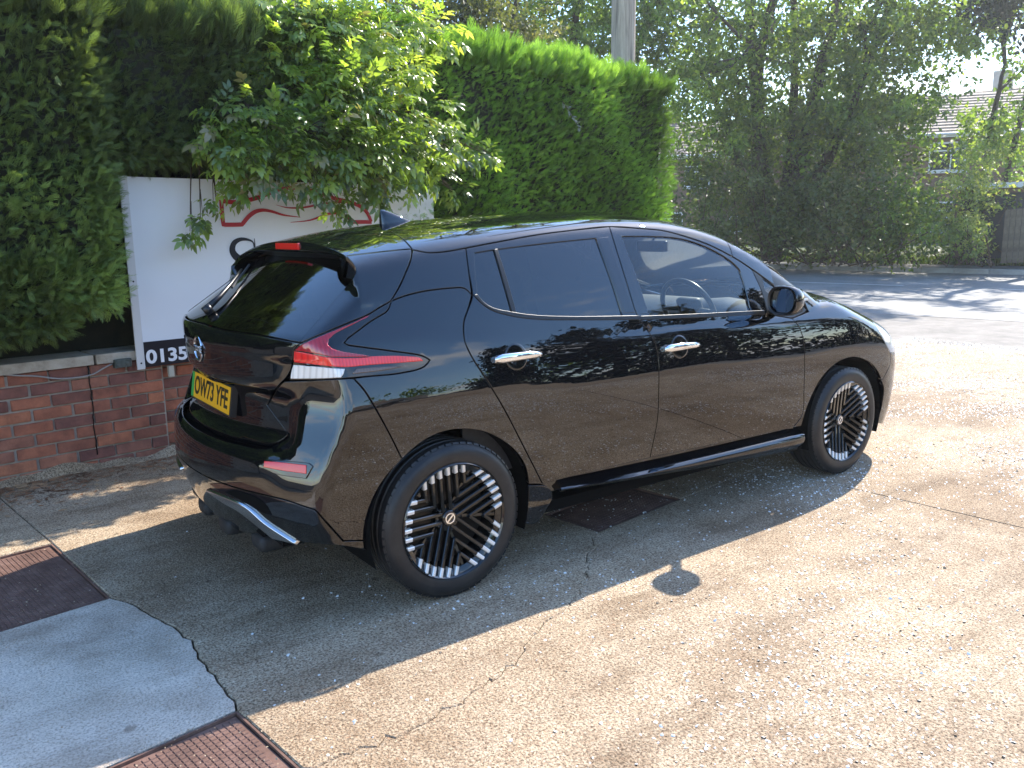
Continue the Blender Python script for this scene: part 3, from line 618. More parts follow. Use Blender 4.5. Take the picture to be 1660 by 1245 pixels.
# open gaps of the ring at its sides, where the bar crosses
def keepf(f):
    c = [sum(V[i][k] for i in f)/4 for k in (0, 1)]; return not (abs(c[1]) < 0.017)
badge.add(V, [f for f in F_ if keepf(f)])
badge.box((0, 0, 0.004), (0.116, 0.002, 0.004)); badge.box((0, 0.012, 0.003), (0.11, 0.0015, 0.003)); badge.box((0, -0.012, 0.003), (0.11, 0.0015, 0.003))
bp_, bn_ = map3('w', [(0.0, 0.975)], Fb)
bd = badge.build('round_badge', M_CHROME, TGATE, smooth=True); bd.location = (bp_[0][0]-0.002, 0, 0.975); bd.rotation_euler = R_pl = Euler((PI/2, 0, -PI/2))
bk = MB(); bk.lathe([(0.0005, 0.001), (0.047, 0.001)], 40, 'z'); bk.build('badge_disc', M_GBLACK, bd)
glyph_text('NISSAN', 0.027, M_CHROME, (0, 0.0, 0.005), (0, 0, 0), 'badge_name', bd, offset=0.0008, extr=0.001, sx=1.0)
# tailgate handle strip (warm reflection strip) and high brake lamp
hb = MB(); hb.box((0, 0, 0), (0.03, 0.26, 0.026), bev=0.004); h_ = hb.build('high_brake_lamp', M_RED, TGATE, smooth=False); h_.location = (-0.268, 0, 1.386); h_.scale = (1.0, 1.0, 1.1)
# spoiler underside and rear lip
FE = px_cast(seg_curve([(574, 430), (577.5, 439), (575, 446), (568, 455), (561, 464)], 4), Fs)
outer = [(-0.272+0.02*y*y, -y, 1.362) for y in np.linspace(0, 0.53, 20)]
inner = []
for p in outer:
    Y = max(0.0, abs(p[1])-(0.0 if abs(p[1]) < 0.54 else 0.05)); z = p[2]-0.022 if p[2] > 1.35 else p[2]-0.01
    inner.append((-0.665+1.52*(z-1.08)+0.30*Y*Y+0.012, -Y, z))
ul = MB()
for s in (1, -1):
    O_ = [(p[0], p[1]*s, p[2]) for p in outer]; I_ = [(p[0], p[1]*s, p[2]) for p in inner]; k = len(O_)
    ul.add(O_+I_, [(i, i+1, k+i+1, k+i) for i in range(k-1)])
ul.build('spoiler_underside', M_SBLACK, TGATE, smooth=True)
tipx, tipy, tipz = sp_e
rows = [[], [], [], []]
for y in np.linspace(-abs(ys)-0.004, abs(ys)+0.004, 61):
    t = abs(y)/abs(ys); xb = -0.272+0.02*y*y+(tipx+0.272-0.02*ys*ys)*t**3; xtp = -0.268+(tipx+0.268)*t*t; zt = float(ztop(xtp, abs(y)))-0.001
    zb = 1.362+(tipz-0.012-1.362)*t**6
    for r, (x, z) in enumerate(((xb+0.004, zb-0.001), (xb-0.002, zb+0.004), (min(xb, xtp)-0.003, zt-0.008), (xtp+0.004, zt))): rows[r].append((x, y, z))
V = [p for r in rows for p in r]; nn = 61
mesh_np('spoiler_lip', V, [(r*nn+i, r*nn+i+1, (r+1)*nn+i+1, (r+1)*nn+i) for r in range(3) for i in range(nn-1)], M_PAINT, TGATE, smooth=True)
# shark fin aerial
fin = MB(); prof = [(0.10, 0.0, 0.036), (0.095, 0.02, 0.030), (0.05, 0.035, 0.022), (0.0, 0.052, 0.014), (-0.06, 0.062, 0.006), (-0.075, 0.0, 0.02)]
P0 = map3('t', [(0.25, 0.0)], Fb)[0][0]
secs = [(0.085, 0.004, 0.010), (0.06, 0.014, 0.022), (0.03, 0.028, 0.028), (0.0, 0.040, 0.030), (-0.03, 0.049, 0.030), (-0.05, 0.052, 0.026), (-0.058, 0.050, 0.016)]
V = []; k = 7
for x, h, wd in secs:
    for j in range(k):
        t = j/(k-1)*2-1; V.append((x, t*wd*0.5*1.9 if abs(t) > 0.99 else t*wd, -0.012 if abs(t) > 0.99 else h*(1-abs(t)**1.6)))
fin.add(V, [(i*k+j, i*k+j+1, (i+1)*k+j+1, (i+1)*k+j) for i in range(len(secs)-1) for j in range(k-1)]+[tuple(range((len(secs)-1)*k, len(secs)*k))])
f_ = fin.build('shark_fin_aerial', M_PAINT, CAR, smooth=True); f_.location = P0; f_.scale = (1.2, 1.0, 1.15)
# side skirts
SKT = nspline([0.58, 1.085, 1.72, 2.3], [0.335, 0.322, 0.312, 0.308]); SKB = nspline([0.58, 0.78, 1.4, 2.3], [0.312, 0.300, 0.258, 0.209])
for s in (-1, 1):
    xs = [0.56, 0.60, 0.66, 0.75, 0.9, 1.2, 1.6, 2.0, 2.2, 2.28, 2.31]; V = []; k = 9
    for x in xs:
        zt, zb = float(SKT(x)), float(SKB(x)); h = zt-zb; pr = min(1.0, 0.35+(x-0.56)*2.2)
        sec = [(0.825, zt+0.03), (0.838, zt+0.012), (0.866*pr+0.84*(1-pr), zt+0.002), (0.880*pr+0.845*(1-pr), zt-0.010*pr), (0.884*pr+0.846*(1-pr), zt-0.3*h), (0.878*pr+0.843*(1-pr), zt-0.6*h), (0.862*pr+0.838*(1-pr), zb+0.006), (0.845, zb), (0.70, zb)]
        for Y, z in sec: V.append((x, s*(Y-0.02*max(0, (x-2.2)/0.11)**2*0.5), z))
    mb = MB(); mb.add(V, [(i*k+j, i*k+j+1, (i+1)*k+j+1, (i+1)*k+j) for i in range(len(xs)-1) for j in range(k-1)]+[tuple(range(k)), tuple(range((len(xs)-1)*k, len(xs)*k))])
    mb.build('side_skirt', M_PAINT, CAR, smooth=True, angle=60)
    mb = MB(); mb.box((1.36, s*0.795, 0.375), (1.85, 0.06, 0.11)); mb.build('rocker', M_GBLACK, CAR)
RK = o_w(('px', [(857, 787), (882, 786.5, True), (892, 792), (896, 806), (880, 836, True), (868, 849), (852, 850, True), (856, 820), (857, 787, True)]))
panel('rocker_corner', 'w', RK, M_PAINT, CAR, gap=0.002, mirror=True)
# wheel wells, floor, inner skins
for xc, name in ((0.0, 'rear'), (2.70, 'front')):
    for s in (-1, 1):
        mb = MB(); n = 30; V = []; r = 0.368
        for yy in (0.872, 0.55):
            for i in range(n+1):
                a = -0.35+(PI+0.7)*i/n; V.append((xc+r*math.cos(a), s*yy, 0.325+r*math.sin(a)))
        mb.add(V, [(i, i+1, n+2+i, n+1+i) for i in range(n)]+[tuple(range(n+1, 2*n+2))]); mb.build('wheel_arch_liner', M_DARK, CAR)
fl = MB(); fl.box((1.35, 0, 0.24), (1.9, 1.60, 0.05)); fl.box((-0.40, 0, 0.30), (0.40, 1.2, 0.06)); fl.box((3.2, 0, 0.27), (0.50, 1.3, 0.06)); fl.box((1.35, 0, 0.45), (4.0, 1.06, 0.3)); fl.build('floor_pan', M_DARK, CAR)
# rear under-diffuser lobes
for y in (0.42, 0.15, -0.15, -0.42):
    mb = MB(); mb.box((-0.60+0.3*y*y, y, 0.245), (0.20, 0.13, 0.07), bev=0.025); mb.build('diffuser_lobe', M_PLAST, CAR, smooth=True)

# ------------------------------------------------------------------ wheels
def make_wheel():
    r = MB(); R = 0.2205
    r.lathe([(0.226, -0.105), (0.2325, -0.112), (0.2365, -0.108), (0.2365, -0.100), (0.224, -0.096), (0.205, -0.085), (0.200, 0.10), (0.215, 0.11)], 72)     # barrel with flange
    wheel = r.build('wheel', M_GBLACK, None, smooth=True, angle=40)
    d = MB(); d.lathe([(0.0, -0.015), (0.075, -0.02), (0.10, -0.012), (0.195, -0.006)], 60)
    for g in range(5):      # dark webs behind the bars
        pass
    d.build('brake_disc', mat('dark_steel', (0.05, 0.045, 0.04), 0.35, 0.8), wheel, smooth=True)
    # five groups of six bars; every bar is a spoke
    th = math.tan(math.radians(36)); half = 0.0080; s = 0.0362
    M_SPK = mat('spoke_black', (0.006, 0.006, 0.006), 0.12, 0, 0.55, 0.5); M_TIP = mat('machined_tip', (0.82, 0.80, 0.76), 0.28, 0.45)
    for gi in range(5):
        ang = math.radians(180+72*gi)
        ca, sa = math.cos(ang), math.sin(ang)
        for k in range(6):
            dd = (k-2.5)*s; a0 = max(abs(dd)/th, 0.030); a1 = math.sqrt(0.2285**2-dd**2)
            if a1-a0 < 0.012: continue
            at = a1-0.036 if a1-a0 > 0.055 else a1-0.03
            def bar(p0, p1, top, mi, mb, h=half):
                V = []
                for (a, yy) in p0+p1 if False else [(p0[0], p0[1]), (p1[0], p1[1])]:
                    for o, dy in ((-h, 0.020), (-h, 0.0), (-h*0.6, -0.003), (h*0.6, -0.003), (h, 0.0), (h, 0.020)):
                        u = a; v = dd+o
                        V.append((u*ca-v*sa, yy+dy, u*sa+v*ca))
                mb.add(V, [(j, (j+1) % 6, 6+(j+1) % 6, 6+j) for j in range(6)]+[(0, 1, 2, 3, 4, 5), (6, 7, 8, 9, 10, 11)], mi)
            mb = MB(); fy = lambda a: -0.047-0.055*(a/0.21)
            bar((a0, fy(a0)), (at, fy(at)), 0, 0, mb); bar((at+0.0004, fy(at)-0.0012), (a1, fy(a1)-0.0012), 0, 1, mb, half*1.0)
            mb.build('spoke', None, wheel, mats=[M_SPK, M_TIP])
    # sector ribs where bar groups meet, deeper
    rb = MB()
    for gi in range(5):
        ang = math.radians(180+36+72*gi); c, s_ = math.cos(ang), math.sin(ang)
        Rm = Matrix(((c, 0, -s_), (0, 1, 0), (s_, 0, c)))
        rb.box(Rm @ Vector((0.125, -0.050, 0)), (0.17, 0.020, 0.012), Rm @ Matrix.Rotation(math.radians(-14), 3, 'Z'))
    rb.lathe([(0.0, -0.044), (0.055, -0.044), (0.062, -0.034), (0.062, -0.0)], 40)
    rb.build('wheel_centre', M_SPK, wheel, smooth=True, angle=40)
    for gi in range(5):
        ang = math.radians(180+36+72*gi)
        ln = MB(); ln.lathe([(0.0, -0.060), (0.008, -0.059), (0.0095, -0.054), (0.0095, -0.03)], 12, c=(0.052*math.cos(ang), 0, 0.052*math.sin(ang))); ln.build('lug_nut', mat('nut_black', (0.02, 0.02, 0.02), 0.2, 0.6), wheel, smooth=True)
    cap = MB(); cap.lathe([(0.0, -0.0645), (0.029, -0.0645), (0.033, -0.061), (0.034, -0.040)], 36); cp = cap.build('hub_cap', M_GBLACK, wheel, smooth=True, angle=40)
    e = MB(); e.lathe([(0.017, -0.0650), (0.0175, -0.0665), (0.022, -0.0665), (0.0225, -0.0650)], 36); e.box((0, -0.0658, 0), (0.046, 0.0016, 0.007), Matrix.Rotation(math.radians(-50), 3, 'Y')); e.build('cap_emblem', M_CHROME, cp, smooth=True, angle=40)
    # tyre
    t = MB(); rr = 0.317
    prof = [(0.226, -0.094), (0.2375, -0.1065), (0.242, -0.1085), (0.248, -0.1095), (0.264, -0.112), (0.280, -0.1115), (0.293, -0.107), (0.300, -0.1015), (0.3045, -0.0965), (0.3080, -0.0945), (0.3125, -0.086), (0.3155, -0.074)]
    crown = [(-0.060, 0), (-0.057, -0.007), (-0.051, -0.007), (-0.048, 0), (-0.022, 0), (-0.019, -0.007), (-0.011, -0.007), (-0.008, 0), (0.008, 0), (0.011, -0.007), (0.019, -0.007), (0.022, 0), (0.048, 0), (0.051, -0.007), (0.057, -0.007), (0.060, 0)]
    full = prof+[(rr+h, y) for y, h in crown]+[(r_, -y_) for r_, y_ in prof[::-1]]
    t.lathe(full, 120, close=False)
    ty = t.build('tyre', M_RUB, wheel, smooth=True, angle=38)
    # shoulder sipes as raised blocks round the edge
    sp = MB()
    for i in range(60):
        a = 2*PI*(i+0.5)/60
        c, s_ = math.cos(a), math.sin(a); Rm = Matrix(((c, 0, -s_), (0, 1, 0), (s_, 0, c)))
        sp.box(Rm @ Vector((0.3090, -0.0885, 0)), (0.0092, 0.014, 0.025), Rm @ Matrix.Rotation(math.radians(32), 3, 'Z'))
    q = sp.build('tyre_tread', M_RUB, wheel); q['kind'] = 'stuff'
    return wheel
WH = make_wheel(); WH.parent = CAR
def place_wheel(w, x, side, steer=0.0, spin=0.0):
    w.location = (x, side*0.775, 0.317)
    w.rotation_euler = Euler((0, spin, (PI if side > 0 else 0)+steer))
place_wheel(WH, 0.0, -1, 0.0, math.radians(6))
for x, side, st, sp_ in ((2.70, -1, math.radians(0.0), math.radians(-2)), (0.0, 1, 0, 1.0), (2.70, 1, 0, 0.5)):
    w = copy_tree(WH, CAR); place_wheel(w, x, side, st, sp_)

# ------------------------------------------------------------------ door handles, mirrors, wiper
def handle(px, L=0.235):
    P, = px_cast([px]); N_ = grad(Fb, P[None])[0]
    wz = to_w(P[None])[0]; SP_ = map3('w', [(wz[0]+x, P[2]) for x in np.linspace(-L/2, L/2, 15)], Fb)[0]
    for s in (1, -1):
        root = empty('door_handle', (P[0], P[1]*s, P[2]), parent=CAR)
        mb = MB(); n = 14; V = []
        for i in range(n+1):
            t = i/n; x = -L/2+L*t; hh = 0.0195*(1-0.25*t)*min(1.0, 0.35+6*t, 0.35+7*(1-t)); yo = -(SP_[i][1]-P[1])+0.010+0.014*math.sin(PI*t)
            for j in range(10):
                a = 2*PI*j/10; V.append((x, -s*(yo+0.009*math.cos(a)), hh*math.sin(a)*1.0+0.004*math.sin(PI*t)))
        mb.add(V, [(i*10+j, i*10+(j+1) % 10, (i+1)*10+(j+1) % 10, (i+1)*10+j) for i in range(n) for j in range(10)]+[tuple(range(10)), tuple(range(n*10, n*10+10))])
        mb.build('grip', M_CHROME, root, smooth=True)
        mb = MB(); mb.box((-L/2+0.012, s*(SP_[0][1]-P[1]-0.004), 0), (0.022, 0.02, 0.02)); mb.box((L/2-0.012, s*(SP_[-1][1]-P[1]-0.004), 0), (0.02, 0.02, 0.018)); mb.build('handle_mount', M_CHROME, root)
        # recess bowl: a shallow dark dish in the skin
        mb = MB(); mb.lathe([(0.0, -s*-0.001*0 - s*0.0012), (0.030, -s*0.0016), (0.044, -s*0.0022), (0.050, -s*0.0016), (0.053, s*0.004)], 32); q = mb.build('handle_recess', M_GBLACK, root, smooth=True)
        q.location = (-0.005, 0, 0); q.scale = (1.12, 1, 1.08)
        q.rotation_euler = (-s*math.asin(min(0.9, N_[2]))*1.0, 0, 0)
handle((838, 578)); handle((1103, 562))
MC = np.array([1.955, -0.968, 1.072])
M_MIRR = mat('mirror_glass', (0.75, 0.85, 0.95), 0.01, 1.0)
for s in (1, -1):
    root = empty('door_mirror', (MC[0], MC[1]*s, MC[2]), parent=CAR); root.scale = (0.80, 0.80, 0.90)
    # housing: rings from the open rear face (looking back, -x) to the rounded front
    def ring(x, w, h, dy, dz, p=2.6, n=28):
        out = []
        for j in range(n):
            a = 2*PI*j/n; c, sn = math.cos(a), math.sin(a)
            out.append((x, s*(-dy-w*np.sign(c)*abs(c)**(2/p)), dz+h*np.sign(sn)*abs(sn)**(2/p)*(1.0-0.12*(c+1)/2 if sn < 0 else 1.0)))
        return out
    n = 28; rings = [ring(-0.052, 0.096, 0.072, 0.0, 0.0), ring(-0.060, 0.107, 0.083, 0.0, 0.0), ring(-0.050, 0.112, 0.088, 0.0, 0.0), ring(-0.01, 0.112, 0.088, -0.002, 0.0), ring(0.035, 0.104, 0.080, -0.005, 0.0), ring(0.075, 0.082, 0.062, -0.012, -0.002), ring(0.098, 0.050, 0.036, -0.02, -0.004), ring(0.104, 0.004, 0.004, -0.02, -0.005)]
    mb = MB(); mb.add([p for r in rings[1:] for p in r], [(i*n+j, i*n+(j+1) % n, (i+1)*n+(j+1) % n, (i+1)*n+j) for i in range(len(rings)-2) for j in range(n)]); mb.build('mirror_shell', M_PAINT, root, smooth=True)
    mb = MB(); mb.add([p for r in rings[:2] for p in r]+[(-0.040, 0, 0)], [(j, (j+1) % n, n+(j+1) % n, n+j) for j in range(n)]); mb.build('mirror_rim', M_SBLACK, root, smooth=True)
    mb = MB(); rg = [(x_+0.25*s*y_+0.10*z_, y_, z_) for x_, y_, z_ in ring(-0.047, 0.094, 0.070, 0.0, 0.0)]; mb.add(rg, [tuple(range(n))]); mb.build('mirror_pane', M_MIRR, root)
    mb = MB(); mb.tube([(0.02, s*0.07, -0.05), (0.06, s*0.12, -0.070), (0.10, s*0.17, -0.075)], [0.030, 0.024, 0.030], 12); mb.build('mirror_arm', M_SBLACK, root, smooth=True)
    mb = MB(); mb.box((0.055, -s*0.085, 0.008), (0.05, 0.02, 0.012), bev=0.004); mb.build('repeater_lamp', M_WHITEL, root)
# rear wiper
wp = MB(); wq = map3('w', [(-0.06, 1.115), (-0.10, 1.16), (-0.17, 1.20), (-0.26, 1.235), (-0.36, 1.26)], Fb); pts = [tuple(p+n_*0.022) for p, n_ in zip(*wq)]
wp.tube(pts, [0.016, 0.011, 0.009, 0.008, 0.005], 8); wp.tube([tuple(wq[0][0]-wq[1][0]*0.0), tuple(wq[0][0]+wq[1][0]*0.035)], 0.02, 12); wp.build('rear_wiper', M_SBLACK, TGATE, smooth=True)
wb = MB(); wq = map3('w', [(-0.15, 1.20), (-0.27, 1.247), (-0.42, 1.285)], Fb); wb.tube([tuple(p+n_*0.012) for p, n_ in zip(*wq)], 0.006, 6); wb.build('wiper_blade', M_PLAST, TGATE)

# ------------------------------------------------------------------ cabin
M_CAB = noise_col(mat('cabin_black', (0.02, 0.02, 0.021), 0.55), [(0.012, 0.012, 0.013), (0.026, 0.026, 0.027)], 40)
M_SEAT = noise_col(mat('seat_cloth', (0.03, 0.03, 0.032), 0.8), [(0.022, 0.022, 0.024), (0.045, 0.045, 0.048)], 120)
M_DASHT = noise_col(mat('dash_top', (0.05, 0.05, 0.052), 0.4), [(0.035, 0.035, 0.037), (0.06, 0.06, 0.062)], 80)
cb = MB(); cb.box((1.2, 0, 0.50), (3.2, 1.5, 0.05)); cb.box((-0.20, 0, 0.75), (0.5, 1.1, 0.5)); cb.build('cabin_floor', M_CAB, CAR)
for s in (-1, 1):
    V = []; xs = np.linspace(0.1, 2.5, 13); 
    for x in xs:
        for z, d_ in ((0.45, 0.07), (0.80, 0.075), (0.99, 0.055), (1.02, 0.035)):
            V.append((x, s*(float(W_(x))-0.045-d_*0.8), z+ (0.03 if x < 0.6 and z > 0.9 else 0)-(0.02*(x-1) if z > .9 and x > 1 else 0)))
    mb = MB(); mb.add(V, [(i*4+j, i*4+j+1, (i+1)*4+j+1, (i+1)*4+j) for i in range(12) for j in range(3)]); mb.build('door_card', M_CAB, CAR)
# headliner
V = []; 
for x in np.linspace(-0.2, 1.85, 12):
    for y in np.linspace(-0.6, 0.6, 9): V.append((x, y, float(ztop(x, abs(y)))-0.035))
mb = MB(); mb.add(V, [(i*9+j, i*9+j+1, (i+1)*9+j+1, (i+1)*9+j) for i in range(11) for j in range(8)]); mb.build('headliner', mat('headliner_grey', (0.22, 0.21, 0.20), 0.9), CAR)
# dashboard
V = []; prof = [(2.66, 0.955), (2.45, 1.00), (2.25, 1.005), (2.12, 0.985), (2.06, 0.94), (2.08, 0.80), (2.2, 0.6)]
ysd = np.linspace(-0.72, 0.72, 13)
for y in ysd:
    hump = 0.035*math.exp(-((y+0.36)/0.17)**2)
    for x, z in prof: V.append((x, y, z+(hump if 2.08 < x < 2.4 else 0)-0.02*abs(y)**2))
k = len(prof); mb = MB(); mb.add(V, [(i*k+j, i*k+j+1, (i+1)*k+j+1, (i+1)*k+j) for i in range(12) for j in range(k-1)]); mb.build('dashboard', M_DASHT, CAR, smooth=True, angle=50)
# steering wheel (right-hand drive)
sw = empty('steering_wheel', (1.90, -0.36, 0.985), parent=CAR); sw.rotation_euler = (0, math.radians(-24), 0)
mb = MB(); mb.tube([(0, 0.185*math.cos(a), 0.185*math.sin(a)) for a in np.linspace(0, 2*PI, 41)], 0.015, 10, caps=False); mb.build('wheel_rim', M_SBLACK, sw, smooth=True)
mb = MB(); mb.box((0.02, 0, 0), (0.05, 0.16, 0.13), bev=0.02)
for a in (0, PI, -PI/2): mb.tube([(0.015, 0.05*math.cos(a), 0.05*math.sin(a)), (0, 0.18*math.cos(a), 0.18*math.sin(a))], 0.014, 8)
mb.build('wheel_boss', M_CAB, sw, smooth=True)
def seat(x, y, w=0.50):
    r = empty('seat', (x, y, 0.0), parent=CAR)
    for nm, c, d, rot in (('seat_cushion', (0, 0, 0.62), (0.52, w, 0.16), 0.06), ('seat_back', (-0.30, 0, 0.92), (0.14, w, 0.60), -0.30), ('headrest', (-0.44, 0, 1.275), (0.09, 0.25, 0.17), -0.2)):
        mb = MB(); mb.box(c, d, bev=0.045); b = mb.build(nm, M_SEAT, r, smooth=True)
        b.data.transform(Matrix.Translation(Vector(c)) @ Matrix.Rotation(rot, 4, 'Y') @ Matrix.Translation(-Vector(c)))
seat(1.40, -0.37); seat(1.40, 0.37); seat(0.50, -0.38, 0.46); seat(0.50, 0.38, 0.46)
mb = MB(); mb.box((0, 0, 0), (0.03, 0.24, 0.065), bev=0.012); rv = mb.build('inner_mirror', M_SBLACK, CAR, smooth=True); rv.location = (1.97, 0.0, 1.335)
mb = MB(); mb.tube([(1.97, 0, 1.36), (2.0, 0, 1.40)], 0.008, 6); mb.build('mirror_stalk', M_SBLACK, CAR)
# ------------------------------------------------------------------ ground
M_BASE = noise_col(mat('dark_subsoil', (0.05, 0.04, 0.03), 0.95), [(0.025, 0.02, 0.015), (0.07, 0.055, 0.04)], 6)
def mk_concrete(name, tones, fleck=1.0, wear=1.0):
    m = mat(name, (0.4, 0.3, 0.2), 0.85, spec=0.35); N, L, b = nodes(m)
    tc = N.new('ShaderNodeTexCoord')
    def mapn(s, off=(0, 0, 0)):
        mp = N.new('ShaderNodeMapping'); mp.inputs['Scale'].default_value = s if hasattr(s, '__len__') else (s, s, s); mp.inputs['Location'].default_value = off; L.new(tc.outputs['Object'], mp.inputs['Vector']); return mp.outputs[0]
    def noise(v, sc, det=4, r=0.6): n = N.new('ShaderNodeTexNoise'); n.inputs['Scale'].default_value = sc; n.inputs['Detail'].default_value = det; n.inputs['Roughness'].default_value = r; L.new(v, n.inputs['Vector']); return n.outputs[0]
    def ramp(f, st):
        r = N.new('ShaderNodeValToRGB'); L.new(f, r.inputs[0]); e = r.color_ramp.elements
        e[0].position, e[0].color = st[0][0], (*st[0][1], 1); e[1].position, e[1].color = st[-1][0], (*st[-1][1], 1)
        for p_, c in st[1:-1]: q = e.new(p_); q.color = (*c, 1)
        return r.outputs[0]
    def mix(a, c, f, mode='MIX'):
        x = N.new('ShaderNodeMix'); x.data_type = 'RGBA'; x.blend_type = mode
        if isinstance(f, float): x.inputs[0].default_value = f
        else: L.new(f, x.inputs[0])
        for i, q in ((6, a), (7, c)):
            if isinstance(q, tuple): x.inputs[i].default_value = (*q, 1)
            else: L.new(q, x.inputs[i])
        return x.outputs[2]
    base = ramp(noise(tc.outputs['Object'], 1.1, 6, 0.65), [(0.3, tones[0]), (0.52, tones[1]), (0.72, tones[2])])
    # aggregate: stones of many colours in the cement
    vo = N.new('ShaderNodeTexVoronoi'); vo.inputs['Scale'].default_value = 130; L.new(mapn(1.0), vo.inputs['Vector'])
    agg = ramp(vo.outputs['Color'], [(0.0, (0.16, 0.11, 0.075)), (0.22, (0.34, 0.25, 0.17)), (0.5, (0.50, 0.40, 0.28)), (0.78, (0.62, 0.53, 0.40)), (1.0, (0.44, 0.25, 0.15))])
    c = mix(base, agg, 0.62*fleck)
    pit = ramp(noise(tc.outputs['Object'], 120, 4, 0.75), [(0.40, (0.16, 0.14, 0.12)), (0.50, (0.95, 0.95, 0.95)), (0.62, (1.2, 1.2, 1.2))])
    c = mix(c, pit, max(0.5, 0.85*fleck), 'MULTIPLY')
    # broad worn streaks and stains
    st = ramp(noise(mapn((0.6, 2.6, 1)), 1.4, 7, 0.7), [(0.33, (0.60, 0.56, 0.52)), (0.5, (1, 1, 1)), (0.72, (1.10, 1.08, 1.05))])
    c = mix(c, st, 0.8*wear, 'MULTIPLY')
    st2 = ramp(noise(mapn(1, (3, 7, 0)), 4.2, 8, 0.75), [(0.38, (0.72, 0.67, 0.62)), (0.55, (1, 1, 1))])
    c = mix(c, st2, 0.7*wear, 'MULTIPLY')
    st3 = ramp(noise(mapn(1, (9, 2, 0)), 0.55, 5, 0.6), [(0.40, (0.70, 0.62, 0.54)), (0.50, (0.96, 0.93, 0.90)), (0.62, (1.12, 1.10, 1.06))])
    c = mix(c, st3, 0.85*wear, 'MULTIPLY')
    spot = ramp(noise(mapn(1, (1, 5, 0)), 14, 3, 0.5), [(0.26, (0.45, 0.40, 0.36)), (0.33, (1, 1, 1))])
    c = mix(c, spot, 0.7, 'MULTIPLY')
    L.new(c, b.inputs['Base Color'])
    v2 = N.new('ShaderNodeTexVoronoi'); v2.inputs['Scale'].default_value = 150; L.new(mapn(1.0), v2.inputs['Vector'])
    ad = N.new('ShaderNodeMath'); ad.operation = 'MULTIPLY_ADD'; L.new(noise(tc.outputs['Object'], 60, 5, 0.7), ad.inputs[0]); ad.inputs[1].default_value = 1.5; L.new(v2.outputs['Distance'], ad.inputs[2])
    bp = N.new('ShaderNodeBump'); bp.inputs['Strength'].default_value = 0.6; bp.inputs['Distance'].default_value = 0.004; bp.invert = False
    L.new(ad.outputs[0], bp.inputs['Height']); L.new(bp.outputs[0], b.inputs['Normal'])
    return m
M_CONC = mk_concrete('exposed_aggregate_concrete', [(0.30, 0.215, 0.14), (0.40, 0.30, 0.20), (0.47, 0.37, 0.26)])
M_CONC2 = mk_concrete('pale_concrete', [(0.40, 0.345, 0.28), (0.74, 0.66, 0.57), (0.90, 0.83, 0.74)], 0.25, 0.8)
gm = MB(); gm.add([(-90, -90, -0.045), (150, -90, -0.045), (150, 120, -0.045), (-90, 120, -0.045)], [(0, 1, 2, 3)])
tag(gm.build('ground', M_BASE), kind='structure')
DRIVE = empty('driveway'); tag(DRIVE, kind='structure')
A9 = math.radians(8.6); UX = np.array([math.cos(A9), math.sin(A9)]); VX = np.array([-math.sin(A9), math.cos(A9)])
WO = np.array([-0.349, 2.148])
def wall_xy(u, v): return WO+UX*u+VX*v
def slab(poly, m, thick=0.05, gap=0.006, bev=0.004, ztop=0.0, name='slab', parent=None, jag=0.0):
    P = np.array(poly, float)
    A = offset2(P, gap/2); B = offset2(P, gap/2+bev)
    if area2(P) < 0: A = A[::-1]; B = B[::-1]
    n = len(A); V = [(x, y, ztop) for x, y in B]+[(x, y, ztop-bev) for x, y in A]+[(x, y, ztop-thick) for x, y in A]
    F_ = [tuple(range(n))]+[(i+n, (i+1) % n+n, (i+1) % n, i) for i in range(n)]+[(i+2*n, (i+1) % n+2*n, (i+1) % n+n, i+n) for i in range(n)]
    return mesh_np(name, V, F_, m, parent or DRIVE)
def jag(pts, amp=0.012, step=0.05):
    P = resample(np.array(pts, float), step); r = np.random.default_rng(int(abs(P[0, 0]*1000)+abs(P[-1, 1]*77)))
    Q = P.copy(); Q[1:-1] += r.normal(0, amp, Q[1:-1].shape)*0.6; return [tuple(q) for q in Q]
VD = np.array([0.131, -0.991])       # towards the camera, along the cross joints
J1a = [(-1.39, 2.02), (-1.221, 0.804), (-1.119, -0.023)]
J1b = [(-1.119, -0.023), (-1.068, -0.113), (-1.013, -0.324), (-0.975, -0.50), (-0.963, -0.606), (-0.975, -0.74), (-0.968, -0.843), (-0.956, -0.972), (-0.971, -1.138)]
J1c = [(-0.971, -1.138), (-0.921, -1.53), (-0.86, -2.0)]
J1d = [(-0.86, -2.0), (-0.33, -6.0)]
J1bj = jag(J1b, 0.010)
CRK = jag([(0.925, -0.696), (0.72, -0.86), (0.639, -0.932), (0.52, -1.06), (0.431, -1.131), (0.22, -1.23), (0.02, -1.33), (-0.10, -1.42), (-0.38, -1.52), (-0.62, -1.56), (-0.921, -1.53)], 0.022, 0.035)
P3 = [(0.925, -0.696), (1.614, -0.603), (1.56, -0.24), (0.875, -0.33)]        # cover under the car
top = [tuple(wall_xy(u, -0.02)) for u in (-1.05, 0.0, 1.25)]
